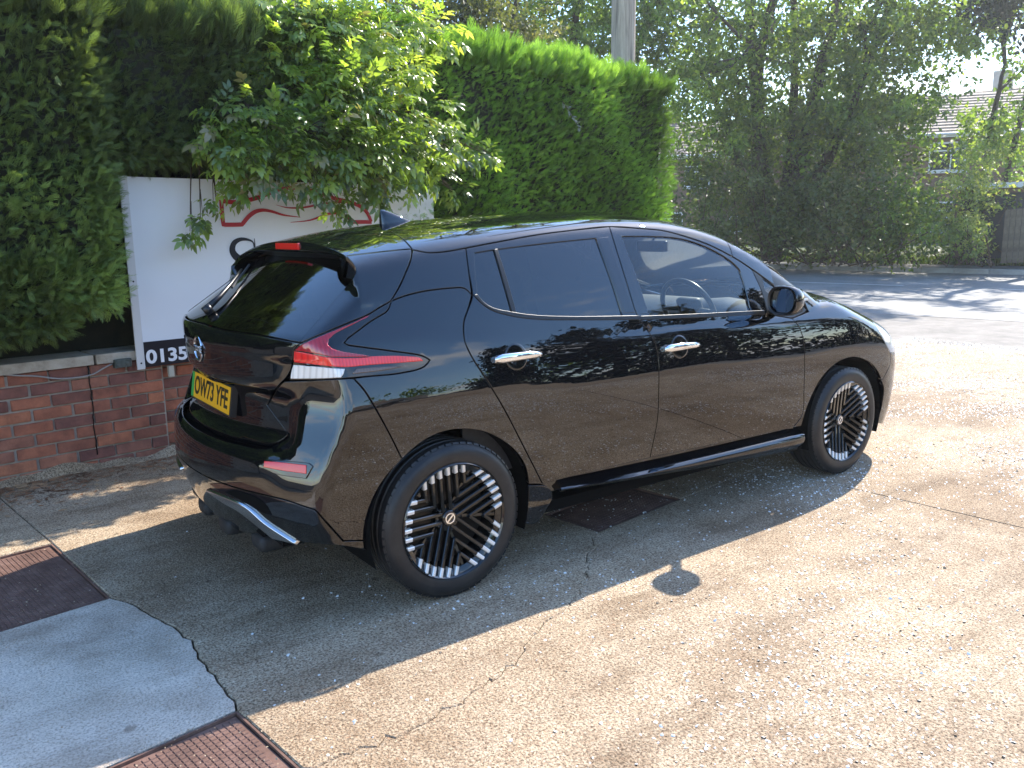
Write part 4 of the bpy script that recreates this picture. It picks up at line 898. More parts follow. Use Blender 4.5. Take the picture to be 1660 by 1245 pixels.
# slab B: between the long joint and the cross joint by the cover
J3 = [(0.875, -0.33), (0.50, 2.25)]
slab(J1a[:1]+[(0.86-0.34, 2.30)]+[J3[0]]+[P3[0]]+CRK[1:]+[J1c[0]]+J1bj[::-1][1:]+J1a[1:2], M_CONC, gap=0.0015)
slab([P3[1], (2.43, -0.49), (2.531, -1.557), (2.95, -6.0), (-0.33, -6.0), J1c[2]]+[J1c[1]]+CRK[::-1][1:-1]+[P3[0]], M_CONC, gap=0.0028)
slab([(0.52, 2.30), (2.09, 2.50), (2.43, -0.49), P3[1], P3[2], P3[3]], M_CONC, gap=0.003)
slab([(2.09, 2.50), (5.35, 3.0), (5.70, -0.05), (6.2, -6.0), (2.95, -6.0), (2.531, -1.557), (2.43, -0.49)], M_CONC, gap=0.005)
slab([(5.35, 3.0), (8.15, 3.45), (8.434, 1.623), (8.52, 0.529), (9.3, -6.0), (6.2, -6.0), (5.70, -0.05)], M_CONC, gap=0.006)
for k in range(3):       # the rest of the forecourt behind the photographer
    x0, x1 = [(-6, -0.4), (-0.33, 2.95), (2.95, 9.3)][k]
    slab([(x0, -6.0), (x1, -6.0), (x1+0.6, -13.0), (x0+0.6, -13.0)], M_CONC, gap=0.01)
slab([(-40, -13.0), (-5.4, -13.0), (-6.0, -6.0), (-6.35, 1.3), (-40, -4)], M_CONC, gap=0.01)
# left of the long joint: slab, cover, pale slab, cover
LFT = np.array([-1.0, -0.15])*1.0
def left(pt, d): return (pt[0]-UX[0]*d, pt[1]-UX[1]*d)
a0, a1, a2, a3, a4 = J1a[0], J1a[1], J1a[2], J1c[0], J1c[2]
slab([left(a1, 5), left(a0, 5), a0, a1], M_CONC, gap=0.006)
slab([left(a3, 5), left(a2, 5)]+[a2]+J1bj[1:], M_CONC2, gap=0.012)
slab([left(J1d[1], 5), left(a4, 5), a4, J1d[1]], M_CONC, gap=0.006)
slab([left(a2, 5), left(a1, 5), left(a1, 0.85), left(a2, 0.85)], M_CONC, gap=0.006)
slab([left(a4, 5), left(a3, 5), left(a3, 1.05), left(a4, 1.05)], M_CONC, gap=0.006)
M_COVER = noise_col(mat('rust_brown_cover', (0.2, 0.08, 0.05), 0.6), [(0.095, 0.050, 0.036), (0.15, 0.080, 0.058), (0.22, 0.13, 0.10)], 9, 6, 0.7, bump=0.2, bscale=200, bdist=0.002)
def cover(poly, label, pitch=0.020):
    root = empty('access_cover', (float(np.mean([p[0] for p in poly])), float(np.mean([p[1] for p in poly])), -0.012)); tag(root, label, 'drain cover', 'brown patterned covers let into the driveway')
    c = np.array([root.location.x, root.location.y]); Q = [(p[0]-c[0], p[1]-c[1]) for p in poly]
    o = slab(Q, M_COVER, 0.03, 0.022, 0.003, 0.0, 'plate', root)
    fr = offset2(np.array(Q), 0.002); fi = offset2(np.array(Q), 0.009); n = len(Q)
    mb = MB(); mb.add([(x, y, 0.008) for x, y in fr]+[(x, y, 0.008) for x, y in fi]+[(x, y, -0.03) for x, y in fi], [(i, (i+1) % n, (i+1) % n+n, i+n) for i in range(n)]+[(i+n, (i+1) % n+n, (i+1) % n+2*n, i+2*n) for i in range(n)]); mb.build('frame', M_COVER, root)
    QA = offset2(np.array(Q), 0.03); lo = QA.min(0)-0.5; hi = QA.max(0)+0.5; mb = MB()
    nx = int((hi[0]-lo[0])/pitch); ny = int((hi[1]-lo[1])/pitch); pts = []
    for i in range(-nx, nx+1):
        for j in range(-ny, ny+1):
            q = UX*i*pitch+VX*j*pitch; pts.append(q)
    pts = np.array(pts); pts = pts[inside2(QA, pts)]
    w = pitch*0.45; h = 0.0028; t = pitch*0.34
    for q in pts:
        V = [(q[0]+(UX[0]*a+VX[0]*b), q[1]+(UX[1]*a+VX[1]*b), z) for a, b, z in ((-w, -w, 0), (w, -w, 0), (w, w, 0), (-w, w, 0), (-t, -t, h), (t, -t, h), (t, t, h), (-t, t, h))]
        mb.add(V, [(4, 5, 6, 7), (0, 1, 5, 4), (1, 2, 6, 5), (2, 3, 7, 6), (3, 0, 4, 7)])
    s_ = mb.build('raised_studs', M_COVER, root); s_['kind'] = 'stuff'
cover([left(a2, 0.85), left(a1, 0.85), a1, a2], 'brown patterned cover at the left edge, half in sunlight, behind the pale slab')
cover([left(a4, 1.05), left(a3, 1.05), a3, a4], 'brown patterned cover at the bottom left corner, in front of the pale slab')
cover(P3, 'dark brown patterned cover in shadow under the middle of the black car')

# loose grit; white chips enlarged and whitened to imitate sun glints
def bipyr(N_, rad, flat=0.5):
    r = RNG
    T = np.array([(1, 0, 0), (0.3, 0.95, 0), (-0.8, 0.6, 0), (-0.8, -0.6, 0), (0.3, -0.95, 0), (0, 0, 1), (0, 0, -0.5)], float)
    F_ = np.array([(0, 1, 5), (1, 2, 5), (2, 3, 5), (3, 4, 5), (4, 0, 5), (1, 0, 6), (2, 1, 6), (3, 2, 6), (4, 3, 6), (0, 4, 6)])
    s = r.uniform(rad[0], rad[1], N_)[:, None]*np.array([1, 1, flat])*r.uniform(0.6, 1.2, (N_, 3)); a = r.uniform(0, 2*PI, N_); tl = r.normal(0, 0.35, (N_, 2))
    V = T[None]*s[:, None, :]; x, y = V[..., 0]*np.cos(a)[:, None]-V[..., 1]*np.sin(a)[:, None], V[..., 0]*np.sin(a)[:, None]+V[..., 1]*np.cos(a)[:, None]
    z = V[..., 2]+x*tl[:, :1]+y*tl[:, 1:]
    return np.stack([x, y, z], -1), F_, s
def scatter_grit(name, N_, xy, rad, m, label, z0=0.0):
    V, F_, s = bipyr(N_, rad); F_ = F_[:5]; V[..., 0] += xy[:, :1]; V[..., 1] += xy[:, 1:2]; V[..., 2] += z0+s[:, 2:3]*0.15
    Fa = (F_[None]+np.arange(N_)[:, None, None]*7).reshape(-1, 3)
    o = mesh_np(name, V.reshape(-1, 3), Fa, m); tag(o, label, 'grit', kind='stuff'); return o
def clumped(N_, x0, x1, y0, y1, dens):
    out = []
    while sum(len(o) for o in out) < N_:
        P = np.stack([RNG.uniform(x0, x1, 4*N_), RNG.uniform(y0, y1, 4*N_)], 1); out.append(P[RNG.uniform(0, 1, 4*N_) < dens(P)])
    return np.vstack(out)[:N_]
def wob(P, s, k): return 0.5+0.5*np.sin(P[:, 0]*s+1.3*np.sin(P[:, 1]*s*0.8+k))*np.sin(P[:, 1]*s*1.3+k+1.1*np.sin(P[:, 0]*s*0.6))
M_CHIP = mat('white_glint_chip', (0.80, 0.78, 0.74), 0.16, 0, 0.9, 0.6); M_STONE = noise_col(mat('small_stone', (0.4, 0.3, 0.2), 0.7), [(0.16, 0.10, 0.06), (0.42, 0.30, 0.19), (0.50, 0.42, 0.32)], 9)
scatter_grit('glint_chips', 44000, clumped(44000, -0.9, 8.8, -4.2, 2.0, lambda P: np.clip(0.10+1.2*wob(P, 2.2, 0.4)**2, 0, 1)*np.clip((P[:, 0]-P[:, 1]*1.1+0.2)/4.2, 0.03, 1)**1.3), (0.003, 0.0080), M_CHIP, 'loose white grit on the concrete drive, enlarged and whitened to imitate sun glints')
scatter_grit('driveway_grit', 16000, clumped(16000, -2.2, 5.0, -3.6, 2.0, lambda P: 0.35+0.6*wob(P, 3.0, 2.0)), (0.0012, 0.0038), M_STONE, 'fine brown grit lying on the concrete drive')
# leaf litter by the wall foot
M_LITTER = noise_col(mat('dead_leaf', (0.2, 0.1, 0.05), 0.8), [(0.10, 0.05, 0.025), (0.28, 0.13, 0.06), (0.40, 0.26, 0.14)], 5, detail=1)
def litter(N_):
    u = RNG.uniform(-2.2, 0.6, N_); v = -np.abs(RNG.normal(0, 0.22, N_))-0.02; keep = RNG.uniform(0, 1, N_) < 0.25+0.75*(np.sin(u*5)+1)/2; u, v = u[keep], v[keep]; n = len(u)
    c = WO+u[:, None]*UX+v[:, None]*VX; L_ = RNG.uniform(0.008, 0.028, n); W = L_*RNG.uniform(0.15, 0.5, n); a = RNG.uniform(0, 2*PI, n); T = np.array([(-1, 0, 0.1), (0, 1, 0.35), (1, 0, 0.15), (0, -1, 0.0)])
    X = T[None, :, 0]*L_[:, None]; Y = T[None, :, 1]*W[:, None]; Z = T[None, :, 2]*W[:, None]*RNG.uniform(0.2, 1.6, (n, 1))+0.002
    V = np.stack([X*np.cos(a)[:, None]-Y*np.sin(a)[:, None]+c[:, :1], X*np.sin(a)[:, None]+Y*np.cos(a)[:, None]+c[:, 1:], Z], -1)
    o = mesh_np('leaf_litter', V.reshape(-1, 3), np.arange(n*4).reshape(-1, 4), M_LITTER); tag(o, 'brown leaf litter and dirt along the foot of the brick wall', 'leaf litter', kind='stuff')
litter(3800)
# road, far kerb, pavement, verge
M_ROAD = mat('asphalt', (0.06, 0.06, 0.06), 0.75)
def mk_road():
    N, L, b = nodes(M_ROAD); tc = N.new('ShaderNodeTexCoord')
    n = N.new('ShaderNodeTexNoise'); n.inputs['Scale'].default_value = 0.9; n.inputs['Detail'].default_value = 6; L.new(tc.outputs['Object'], n.inputs['Vector'])
    r = N.new('ShaderNodeValToRGB'); L.new(n.outputs[0], r.inputs[0]); r.color_ramp.elements[0].position = 0.35; r.color_ramp.elements[0].color = (0.12, 0.115, 0.11, 1); r.color_ramp.elements[1].position = 0.7; r.color_ramp.elements[1].color = (0.19, 0.18, 0.165, 1)
    v = N.new('ShaderNodeTexVoronoi'); v.inputs['Scale'].default_value = 60; L.new(tc.outputs['Object'], v.inputs['Vector'])
    x = N.new('ShaderNodeMix'); x.data_type = 'RGBA'; x.blend_type = 'OVERLAY'; x.inputs[0].default_value = 0.5; L.new(r.outputs[0], x.inputs[6]); L.new(v.outputs['Color'], x.inputs[7])
    h = N.new('ShaderNodeHueSaturation'); h.inputs['Saturation'].default_value = 0.15; L.new(x.outputs[2], h.inputs['Color']); L.new(h.outputs[0], b.inputs['Base Color'])
    bp = N.new('ShaderNodeBump'); bp.inputs['Strength'].default_value = 0.5; bp.inputs['Distance'].default_value = 0.004; L.new(v.outputs['Distance'], bp.inputs['Height']); L.new(bp.outputs[0], b.inputs['Normal'])
mk_road()
KA = np.array([21.97, 14.19]); KD = np.array([1.53, -7.47]); KD /= np.linalg.norm(KD); KN = np.array([-KD[1], KD[0]])      # KN points beyond the road (+x)
if KN[0] < 0: KN = -KN
def kxy(s, d): return KA+KD*s+KN*d
mb = MB(); mb.add([(*kxy(-60, -12.6), -0.008), (*kxy(60, -12.6), -0.008), (*kxy(60, 0.02), -0.012), (*kxy(-60, 0.02), -0.012)], [(0, 1, 2, 3)]); tag(mb.build('road', M_ROAD), kind='structure')
mb = MB(); mb.add([(*kxy(-60, -17.5), -0.024), (*kxy(60, -17.5), -0.024), (*kxy(60, -12.55), -0.012), (*kxy(-60, -12.55), -0.012)], [(0, 1, 2, 3)]); tag(mb.build('crossover', noise_col(mat('worn_pale_tarmac', (0.3, 0.28, 0.25), 0.85), [(0.13, 0.12, 0.105), (0.20, 0.18, 0.16), (0.27, 0.245, 0.215)], 2.2, 8, 0.7, bump=0.4, bscale=90)), kind='structure')
M_KERB = noise_col(mat('kerb_concrete', (0.35, 0.33, 0.3), 0.85), [(0.26, 0.25, 0.23), (0.42, 0.40, 0.37)], 3, bump=0.2, bscale=60)
KERB = empty('kerb'); tag(KERB, kind='structure'); kme = None
for i in range(34):
    s0_ = -12+i*0.915
    if kme is None:
        mb = MB(); mb.box((0, 0, 0), (0.905, 0.14, 0.30), bev=0.02); kme = mb.build('kerbstone', M_KERB, KERB); o = kme
    else: o = add_copy(kme, KERB)
    p = kxy(s0_, 0.07); o.location = (p[0], p[1], -0.018+RNG.uniform(-0.004, 0.004)); o.rotation_euler = (0, 0, math.atan2(KD[1], KD[0])+RNG.uniform(-0.004, 0.004))
M_PAVE = noise_col(mat('pavement_asphalt', (0.16, 0.15, 0.14), 0.85), [(0.11, 0.105, 0.10), (0.20, 0.19, 0.175)], 2, bump=0.3, bscale=80)
mb = MB(); mb.add([(*kxy(-60, 0.14), 0.125), (*kxy(60, 0.14), 0.125), (*kxy(60, 1.9), 0.145), (*kxy(-60, 1.9), 0.145)], [(0, 1, 2, 3)]); tag(mb.build('pavement', M_PAVE), kind='structure')
M_SOIL = noise_col(mat('verge_soil', (0.05, 0.05, 0.02), 0.95), [(0.035, 0.03, 0.015), (0.05, 0.075, 0.02), (0.08, 0.07, 0.035)], 1.2)
V = []; ss = np.linspace(-60, 60, 41); dd = [1.9, 2.3, 3.2, 5.0, 9.0, 60.0]; zz = [0.14, 0.22, 0.42, 0.55, 0.55, 0.6]
for s_ in ss:
    for d, z in zip(dd, zz): V.append((*kxy(s_, d), z+(0.06*math.sin(s_*1.7+d) if d > 2 else 0)))
k = len(dd); mb = MB(); mb.add(V, [(i*k+j, i*k+j+1, (i+1)*k+j+1, (i+1)*k+j) for i in range(40) for j in range(k-1)]); tag(mb.build('verge', M_SOIL), kind='structure')
M_WLINE = noise_col(mat('road_paint', (0.7, 0.7, 0.68), 0.7), [(0.35, 0.35, 0.34), (0.75, 0.74, 0.70)], 14)
LINES = empty('road_marking'); tag(LINES, kind='structure')
for i in range(-6, 8):
    s_ = i*6.0+8.3; mb = MB(); mb.add([(*kxy(s_, -6.0), -0.005), (*kxy(s_+4.0, -6.0), -0.005), (*kxy(s_+4.0, -5.88), -0.005), (*kxy(s_, -5.88), -0.005)], [(0, 1, 2, 3)]); mb.build('dash', M_WLINE, LINES)
# ------------------------------------------------------------------ brick wall, sign board
def ray_wall(px, v=0.0):
    """photo pixel -> (u, z) on the plane standing v in front of the wall face"""
    D = CF+CR*((px[0]-IW/2)/FPX)-CU*((px[1]-IH/2)/FPX); o = wall_xy(0, v); n = VX
    t = ((o-CAM_P[:2])@n)/(D[:2]@n); P = CAM_P+D*t
    return float((P[:2]-WO)@UX), float(P[2])
RZW = A9
M_MORT = noise_col(mat('mortar', (0.3, 0.25, 0.2), 0.95), [(0.30, 0.25, 0.195), (0.46, 0.39, 0.32)], 12, bump=0.5, bscale=120, bdist=0.004)
def mk_brick():
    m = mat('red_brick', (0.25, 0.08, 0.05), 0.85); N, L, b = nodes(m)
    oi = N.new('ShaderNodeObjectInfo'); r = N.new('ShaderNodeValToRGB'); L.new(oi.outputs['Random'], r.inputs[0]); e = r.color_ramp.elements
    cols = [(0.15, 0.062, 0.050), (0.27, 0.100, 0.062), (0.36, 0.125, 0.070), (0.44, 0.165, 0.085), (0.31, 0.130, 0.085), (0.20, 0.080, 0.062)]
    e[0].color = (*cols[0], 1); e[1].color = (*cols[-1], 1)
    for i, c in enumerate(cols[1:-1]): q = e.new((i+1)/(len(cols)-1)); q.color = (*c, 1)
    tc = N.new('ShaderNodeTexCoord'); n = N.new('ShaderNodeTexNoise'); n.inputs['Scale'].default_value = 11; n.inputs['Detail'].default_value = 7; n.inputs['Roughness'].default_value = 0.7
    ge = N.new('ShaderNodeNewGeometry'); L.new(ge.outputs['Position'], n.inputs['Vector'])
    r2 = N.new('ShaderNodeValToRGB'); L.new(n.outputs[0], r2.inputs[0]); r2.color_ramp.elements[0].position = 0.3; r2.color_ramp.elements[0].color = (0.45, 0.42, 0.45, 1); r2.color_ramp.elements[1].position = 0.62; r2.color_ramp.elements[1].color = (1.15, 1.1, 1.05, 1)
    x = N.new('ShaderNodeMix'); x.data_type = 'RGBA'; x.blend_type = 'MULTIPLY'; x.inputs[0].default_value = 0.85; L.new(r.outputs[0], x.inputs[6]); L.new(r2.outputs[0], x.inputs[7]); L.new(x.outputs[2], b.inputs['Base Color'])
    n3 = N.new('ShaderNodeTexNoise'); n3.inputs['Scale'].default_value = 90; n3.inputs['Detail'].default_value = 5; L.new(ge.outputs['Position'], n3.inputs['Vector'])
    bp = N.new('ShaderNodeBump'); bp.inputs['Strength'].default_value = 0.6; bp.inputs['Distance'].default_value = 0.004; L.new(n3.outputs[0], bp.inputs['Height']); L.new(bp.outputs[0], b.inputs['Normal'])
    return m
M_BRICK = mk_brick()
WALL = empty('brick_wall', (WO[0], WO[1], 0), RZW); tag(WALL, 'low red brick wall with pale coping under the left hedge and sign', 'wall')
mb = MB(); mb.box((-2.0, 0.115, 0.31), (4.02, 0.20, 0.66)); mb.box((1.6, 0.155, 0.31), (3.2, 0.20, 0.66)); mb.build('mortar_bed', M_MORT, WALL)
_bv = {}
def brick(u0, u1, zc, vface):
    w = u1-u0
    if w < 0.03: return
    key = (round(w, 2), int(RNG.integers(0, 3)))
    if key not in _bv:
        mb = MB(); mb.box((0, 0, 0), (round(w, 2)-0.002, 0.10, 0.0635), bev=0.0045); o = mb.build('brick', M_BRICK, WALL)
        for v in o.data.vertices: v.co += Vector(RNG.normal(0, 0.0009, 3))
        _bv[key] = o
    else: o = add_copy(_bv[key], WALL)
    o.location = ((u0+u1)/2, vface+0.05+RNG.uniform(-0.002, 0.0025), zc); o.rotation_euler = (RNG.normal(0, 0.006), RNG.normal(0, 0.004), RNG.normal(0, 0.004))
zt0 = ray_wall((120, 593), 0.0)[1]       # underside of the coping
for c in range(9):
    zc = zt0-0.012-0.0325-c*0.0752
    if zc < -0.02: break
    off = [0.0, 0.1125][c % 2]; u = -off
    x = 0.0
    if off: brick(-0.1025, 0.0, zc, 0.0); x = -0.1125
    while x > -2.6: brick(x-0.215, x, zc, 0.0); x -= 0.225
    x = 0.012+(0.1025 if off else 0); 
    if off: brick(0.004, 0.1025, zc, 0.04)
    while x < 2.6: brick(x, x+0.215, zc, 0.04); x += 0.225
M_COPE = noise_col(mat('coping_stone', (0.35, 0.3, 0.24), 0.9), [(0.22, 0.18, 0.135), (0.40, 0.34, 0.265), (0.50, 0.44, 0.36)], 7, 7, 0.7, bump=0.4, bscale=60, bdist=0.005)
uj = ray_wall((155, 590), -0.02)[0]
for a, b in ((-3.0, uj-0.92), (uj-0.913, uj-0.004), (uj+0.004, uj+0.92), (uj+0.928, uj+1.84), (uj+1.85, 3.2)):
    mb = MB(); mb.box(((a+b)/2, 0.12, zt0+0.024), (b-a-0.006, 0.28, 0.062), bev=0.006); mb.build('coping_stone', M_COPE, WALL)
# settlement crack down the brickwork
ck = [(141, 590), (146, 624), (151, 660), (151, 690), (158, 737)]
cw = [ray_wall(q, -0.003) for q in ck]; mb = MB()
dn = resample(np.array(cw), 0.03); dn[:, 0] += RNG.normal(0, 0.002, len(dn))
V = [(u-0.0035, -0.0045, z) for u, z in dn]+[(u+0.0035, -0.0045, z) for u, z in dn]; n = len(dn); mb.add(V, [(i, i+1, n+i+1, n+i) for i in range(n-1)]); mb.build('wall_crack', M_DARK, WALL)
# rough cement fillet at the foot
mb = MB(); us = np.linspace(-3, 0.3, 60); V = []
for u in us:
    h = 0.03+0.02*math.sin(u*7)+0.012*math.sin(u*19+1); d = 0.05+0.025*math.sin(u*5+2)
    V += [(u, 0.0, h+0.01), (u, -0.02, h*0.8), (u, -d, 0.006), (u, -d-0.02, -0.01)]
mb.add(V, [(i*4+j, i*4+j+1, (i+1)*4+j+1, (i+1)*4+j) for i in range(59) for j in range(3)]); mb.build('cement_fillet', M_CONC, WALL, smooth=True)
# sign board
VS = -0.035
u0, zb = ray_wall((223.6, 597), VS); u1, zt1 = ray_wall((702, 314), VS); _, zt = ray_wall((232, 287), VS)
SIGN = empty('sign_board', (*wall_xy(0, VS), 0), RZW); tag(SIGN, 'white business sign board with red car outline and black phone strip above the brick wall', 'sign')
M_SIGN = mat('sign_white', (0.74, 0.75, 0.77), 0.28, 0, 0.4)
N, L, b = nodes(M_SIGN); tcn = N.new('ShaderNodeTexCoord'); nn_ = N.new('ShaderNodeTexNoise'); nn_.inputs['Scale'].default_value = 1.6; nn_.inputs['Detail'].default_value = 2; L.new(tcn.outputs['Object'], nn_.inputs['Vector']); bpn = N.new('ShaderNodeBump'); bpn.inputs['Strength'].default_value = 0.5; bpn.inputs['Distance'].default_value = 0.06; L.new(nn_.outputs[0], bpn.inputs['Height']); L.new(bpn.outputs[0], b.inputs['Normal'])
M_SRED = mat('sign_red', (0.42, 0.018, 0.03), 0.35); M_SINK = mat('sign_black', (0.016, 0.015, 0.02), 0.35); M_SFR = mat('sign_frame', (0.62, 0.60, 0.58), 0.45); M_SWH = mat('sign_white_print', (0.80, 0.80, 0.82), 0.35)
def slabbox(name, a, b_, z0, z1, m, y0=0.0, th=0.006, parent=SIGN):
    mb = MB(); mb.box(((a+b_)/2, y0+th/2, (z0+z1)/2), (b_-a, th, z1-z0)); return mb.build(name, m, parent)
slabbox('board', u0, u1, zb, zt, M_SIGN)
_, zk = ray_wall((227, 557), VS); _, zk2 = ray_wall((312, 545), VS); zk = (zk+zk2)/2
ul_ = ray_wall((231.5, 560), VS)[0]
slabbox('phone_strip', ul_+0.004, u1, zb, zk, M_SINK, -0.002, 0.002)
slabbox('edge_frame', u0-0.004, ul_, zb-0.01, zt+0.004, M_SFR, -0.006, 0.012)
for z in (zb+0.03, zb+0.55): 
    mb = MB(); mb.lathe([(0.0, -0.009), (0.005, -0.0085), (0.006, -0.006)], 10, c=((u0+ul_)/2, 0, z)); mb.build('screw', M_INK, SIGN)
def sign_text(body, pxL, pxR, pxT, pxB, m, offset, name):
    (ua, za), (ub, zb_) = ray_wall((pxL, (pxT+pxB)/2+4), VS), ray_wall((pxR, (pxT+pxB)/2-4), VS)
    zt_ = ray_wall(((pxL+pxR)/2, pxT), VS)[1]; zl = ray_wall(((pxL+pxR)/2, pxB), VS)[1]
    o = glyph_text(body, 1.0, m, (0, 0, 0), (PI/2, 0, 0), name, SIGN, extr=0.001, offset=offset)
    co = np.array([v.co for v in o.data.vertices]); w = np.ptp(co[:, 0]); h = np.ptp(co[:, 1]); mn = co.min(0)
    sx = (ub-ua)/w; sy = (zt_-zl)/h; o.scale = (sx, sy, 1); o.location = (ua-mn[0]*sx, -0.0035, zl-mn[1]*sy); return o
# ribbons of varying width traced on the board
def ribbon(px, w, m, name, y=-0.0032, closed=False):
    P = np.array([ray_wall(q, VS) for q in seg_curve(px, 6)]); n = len(P)
    W = np.interp(np.linspace(0, 1, n), np.linspace(0, 1, len(w)), w)
    T = np.gradient(P, axis=0); T /= np.maximum(np.linalg.norm(T, axis=1, keepdims=True), 1e-9); Nn = np.stack([-T[:, 1], T[:, 0]], 1)
    A = P+Nn*W[:, None]/2; B = P-Nn*W[:, None]/2
    V = [(a[0], y, a[1]) for a in A]+[(b_[0], y, b_[1]) for b_ in B]; F_ = [(i, i+1, n+i+1, n+i) for i in range(n-1)]
    mb = MB(); mb.add(V, F_); return mb.build(name, m, SIGN)
def c2(x, y): return (280+x*0.3373, y*0.3373)
WR = 0.029
ribbon([c2(*q) for q in [(236, 966), (290, 972), (345, 966), (420, 946), (500, 914), (560, 903), (610, 906), (700, 925), (780, 955), (850, 972), (900, 992), (935, 1025), (953, 1066)]], [WR, WR, WR, WR*0.9, WR*0.9, WR, WR, WR, WR], M_SRED, 'red_roofline')
ribbon([c2(232, 960), c2(236, 1020), (*c2(242, 1080), True), c2(290, 1080), (*c2(332, 1079), True), c2(365, 1040), c2(395, 1018), c2(430, 1010), c2(470, 1015), c2(530, 1033), c2(612, 1044)], [WR, WR, WR, WR, WR, WR*0.8, WR*0.6, 0.004], M_SRED, 'red_outline')
ribbon([c2(955, 1067), (*c2(868, 1067), True), c2(830, 1040), c2(790, 1024), c2(740, 1030), c2(660, 1058), c2(565, 1069)], [WR, WR, WR*0.9, WR*0.7, WR*0.4, 0.003], M_SRED, 'red_outline')
ribbon([c2(495, 985), c2(550, 998), c2(620, 998), c2(700, 984), c2(780, 972), c2(850, 972)], [0.002, 0.010, 0.014, 0.014, 0.018], M_SRED, 'red_curve')
def cA(x, y): return (260+x*0.2771, 320+y*0.2771)
ribbon([cA(548, 300), cA(540, 262), cA(510, 247), cA(465, 246), (428, 0) and cA(430, 268), cA(420, 310), cA(440, 345), cA(490, 375), cA(550, 405), cA(590, 440), cA(596, 485), cA(560, 520), cA(500, 528), cA(450, 505), cA(424, 460)], [0.006, 0.010, 0.016, 0.026, 0.036, 0.044, 0.050, 0.054, 0.052, 0.044, 0.034, 0.022, 0.014, 0.010, 0.006], M_SINK, 'letter_s')
ribbon([cA(549, 240), cA(551, 275), cA(553, 305)], [0.004, 0.008, 0.009], M_SINK, 'letter_serif'); ribbon([cA(418, 432), cA(420, 465), cA(424, 495)], [0.009, 0.008, 0.004], M_SINK, 'letter_serif')
ribbon([(324 + 14*math.cos(a)+12, 505-16*math.sin(a)) for a in np.linspace(0.6, 3.9, 12)], [0.004, 0.012, 0.016, 0.010], M_SINK, 'letter_c')
sign_text('01357', 236.5, 322, 563, 585.5, M_SWH, 0.03, 'phone_number')
# cable, junction box, vertical conduit
BOX = empty('junction_box', (*wall_xy(0, 0), 0), RZW); tag(BOX, 'weathered dark green electrical box on the brick wall left of the sign', 'electrical box')
ua, za = ray_wall((184, 590), -0.02); ub, zb2 = ray_wall((212, 588), -0.02)
M_JB = noise_col(mat('weathered_green', (0.05, 0.06, 0.05), 0.6), [(0.025, 0.03, 0.026), (0.09, 0.105, 0.09)], 30)
mb = MB(); mb.box(((ua+ub)/2, -0.022, za), (ub-ua, 0.045, 0.055), bev=0.006); mb.build('box_body', M_JB, BOX)
mb = MB(); mb.lathe([(0.0, -0.05), (0.010, -0.048), (0.012, -0.044)], 12, c=(ub-0.03, 0, za)); mb.lathe([(0.0, -0.050), (0.006, -0.048), (0.007, -0.044)], 10, c=(ua+0.015, 0, za-0.012)); mb.build('box_screw', M_JB, BOX)
CBL = MB(); cpx = [(-60, 606), (0, 607), (30, 609), (60, 610), (95, 614), (125, 612), (150, 607), (168, 597), (182, 590)]
CBL.tube([(*wall_xy(u, -0.012), z) for u, z in (ray_wall(q, -0.012) for q in catmull(cpx, 4))], 0.0055, 6)
tag(CBL.build('cable', mat('grey_cable', (0.30, 0.27, 0.25), 0.6), smooth=True), 'grey cable sagging along the brick wall to the electrical box', 'cable')
ua, za = ray_wall((277, 600), -0.01)
BB = MB(); BB.box((*wall_xy(ua, -0.01), za-0.005), (0.035, 0.03, 0.075), Matrix.Rotation(RZW, 3, 'Z'), bev=0.004); tag(BB.build('wall_bracket', mat('aged_cream', (0.45, 0.42, 0.34), 0.6)), 'small cream block fixed on the wall under the sign, beside the car', 'bracket')
# ------------------------------------------------------------------ foliage tools
def leafmat(name, cols, trans=0.35, rough=0.5, nscale=3.0, tcol=1.6, gloss=0.5):
    m = bpy.data.materials.new(name); m.use_nodes = True; nt = m.node_tree; nt.nodes.clear(); N = nt.nodes.new; L = nt.links.new
    out = N('ShaderNodeOutputMaterial'); b = N('ShaderNodeBsdfPrincipled'); t = N('ShaderNodeBsdfTranslucent'); mx = N('ShaderNodeMixShader'); mx.inputs[0].default_value = trans
    at = N('ShaderNodeAttribute'); at.attribute_name = 'tint'; ge = N('ShaderNodeNewGeometry'); n = N('ShaderNodeTexNoise'); n.inputs['Scale'].default_value = nscale; n.inputs['Detail'].default_value = 3; L(ge.outputs['Position'], n.inputs['Vector'])
    a = N('ShaderNodeMath'); a.operation = 'MULTIPLY_ADD'; L(n.outputs[0], a.inputs[0]); a.inputs[1].default_value = 0.9; a.inputs[2].default_value = -0.45
    s = N('ShaderNodeMath'); s.operation = 'ADD'; s.use_clamp = True; L(a.outputs[0], s.inputs[0]); L(at.outputs['Fac'], s.inputs[1])
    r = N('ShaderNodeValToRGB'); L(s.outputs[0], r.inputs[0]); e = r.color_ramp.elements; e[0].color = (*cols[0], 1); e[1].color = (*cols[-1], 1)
    for i, c in enumerate(cols[1:-1]): q = e.new((i+1)/(len(cols)-1)); q.color = (*c, 1)
    L(r.outputs[0], b.inputs['Base Color']); b.inputs['Roughness'].default_value = rough; b.inputs['Specular IOR Level'].default_value = gloss
    g = N('ShaderNodeMix'); g.data_type = 'RGBA'; g.blend_type = 'MULTIPLY'; g.inputs[0].default_value = 1.0; L(r.outputs[0], g.inputs[6]); g.inputs[7].default_value = (tcol*1.0, tcol, tcol*0.45, 1); L(g.outputs[2], t.inputs[0])
    L(b.outputs[0], mx.inputs[1]); L(t.outputs[0], mx.inputs[2]); L(mx.outputs[0], out.inputs[0]); return m
def unit(v): return v/np.maximum(np.linalg.norm(v, axis=-1, keepdims=True), 1e-9)
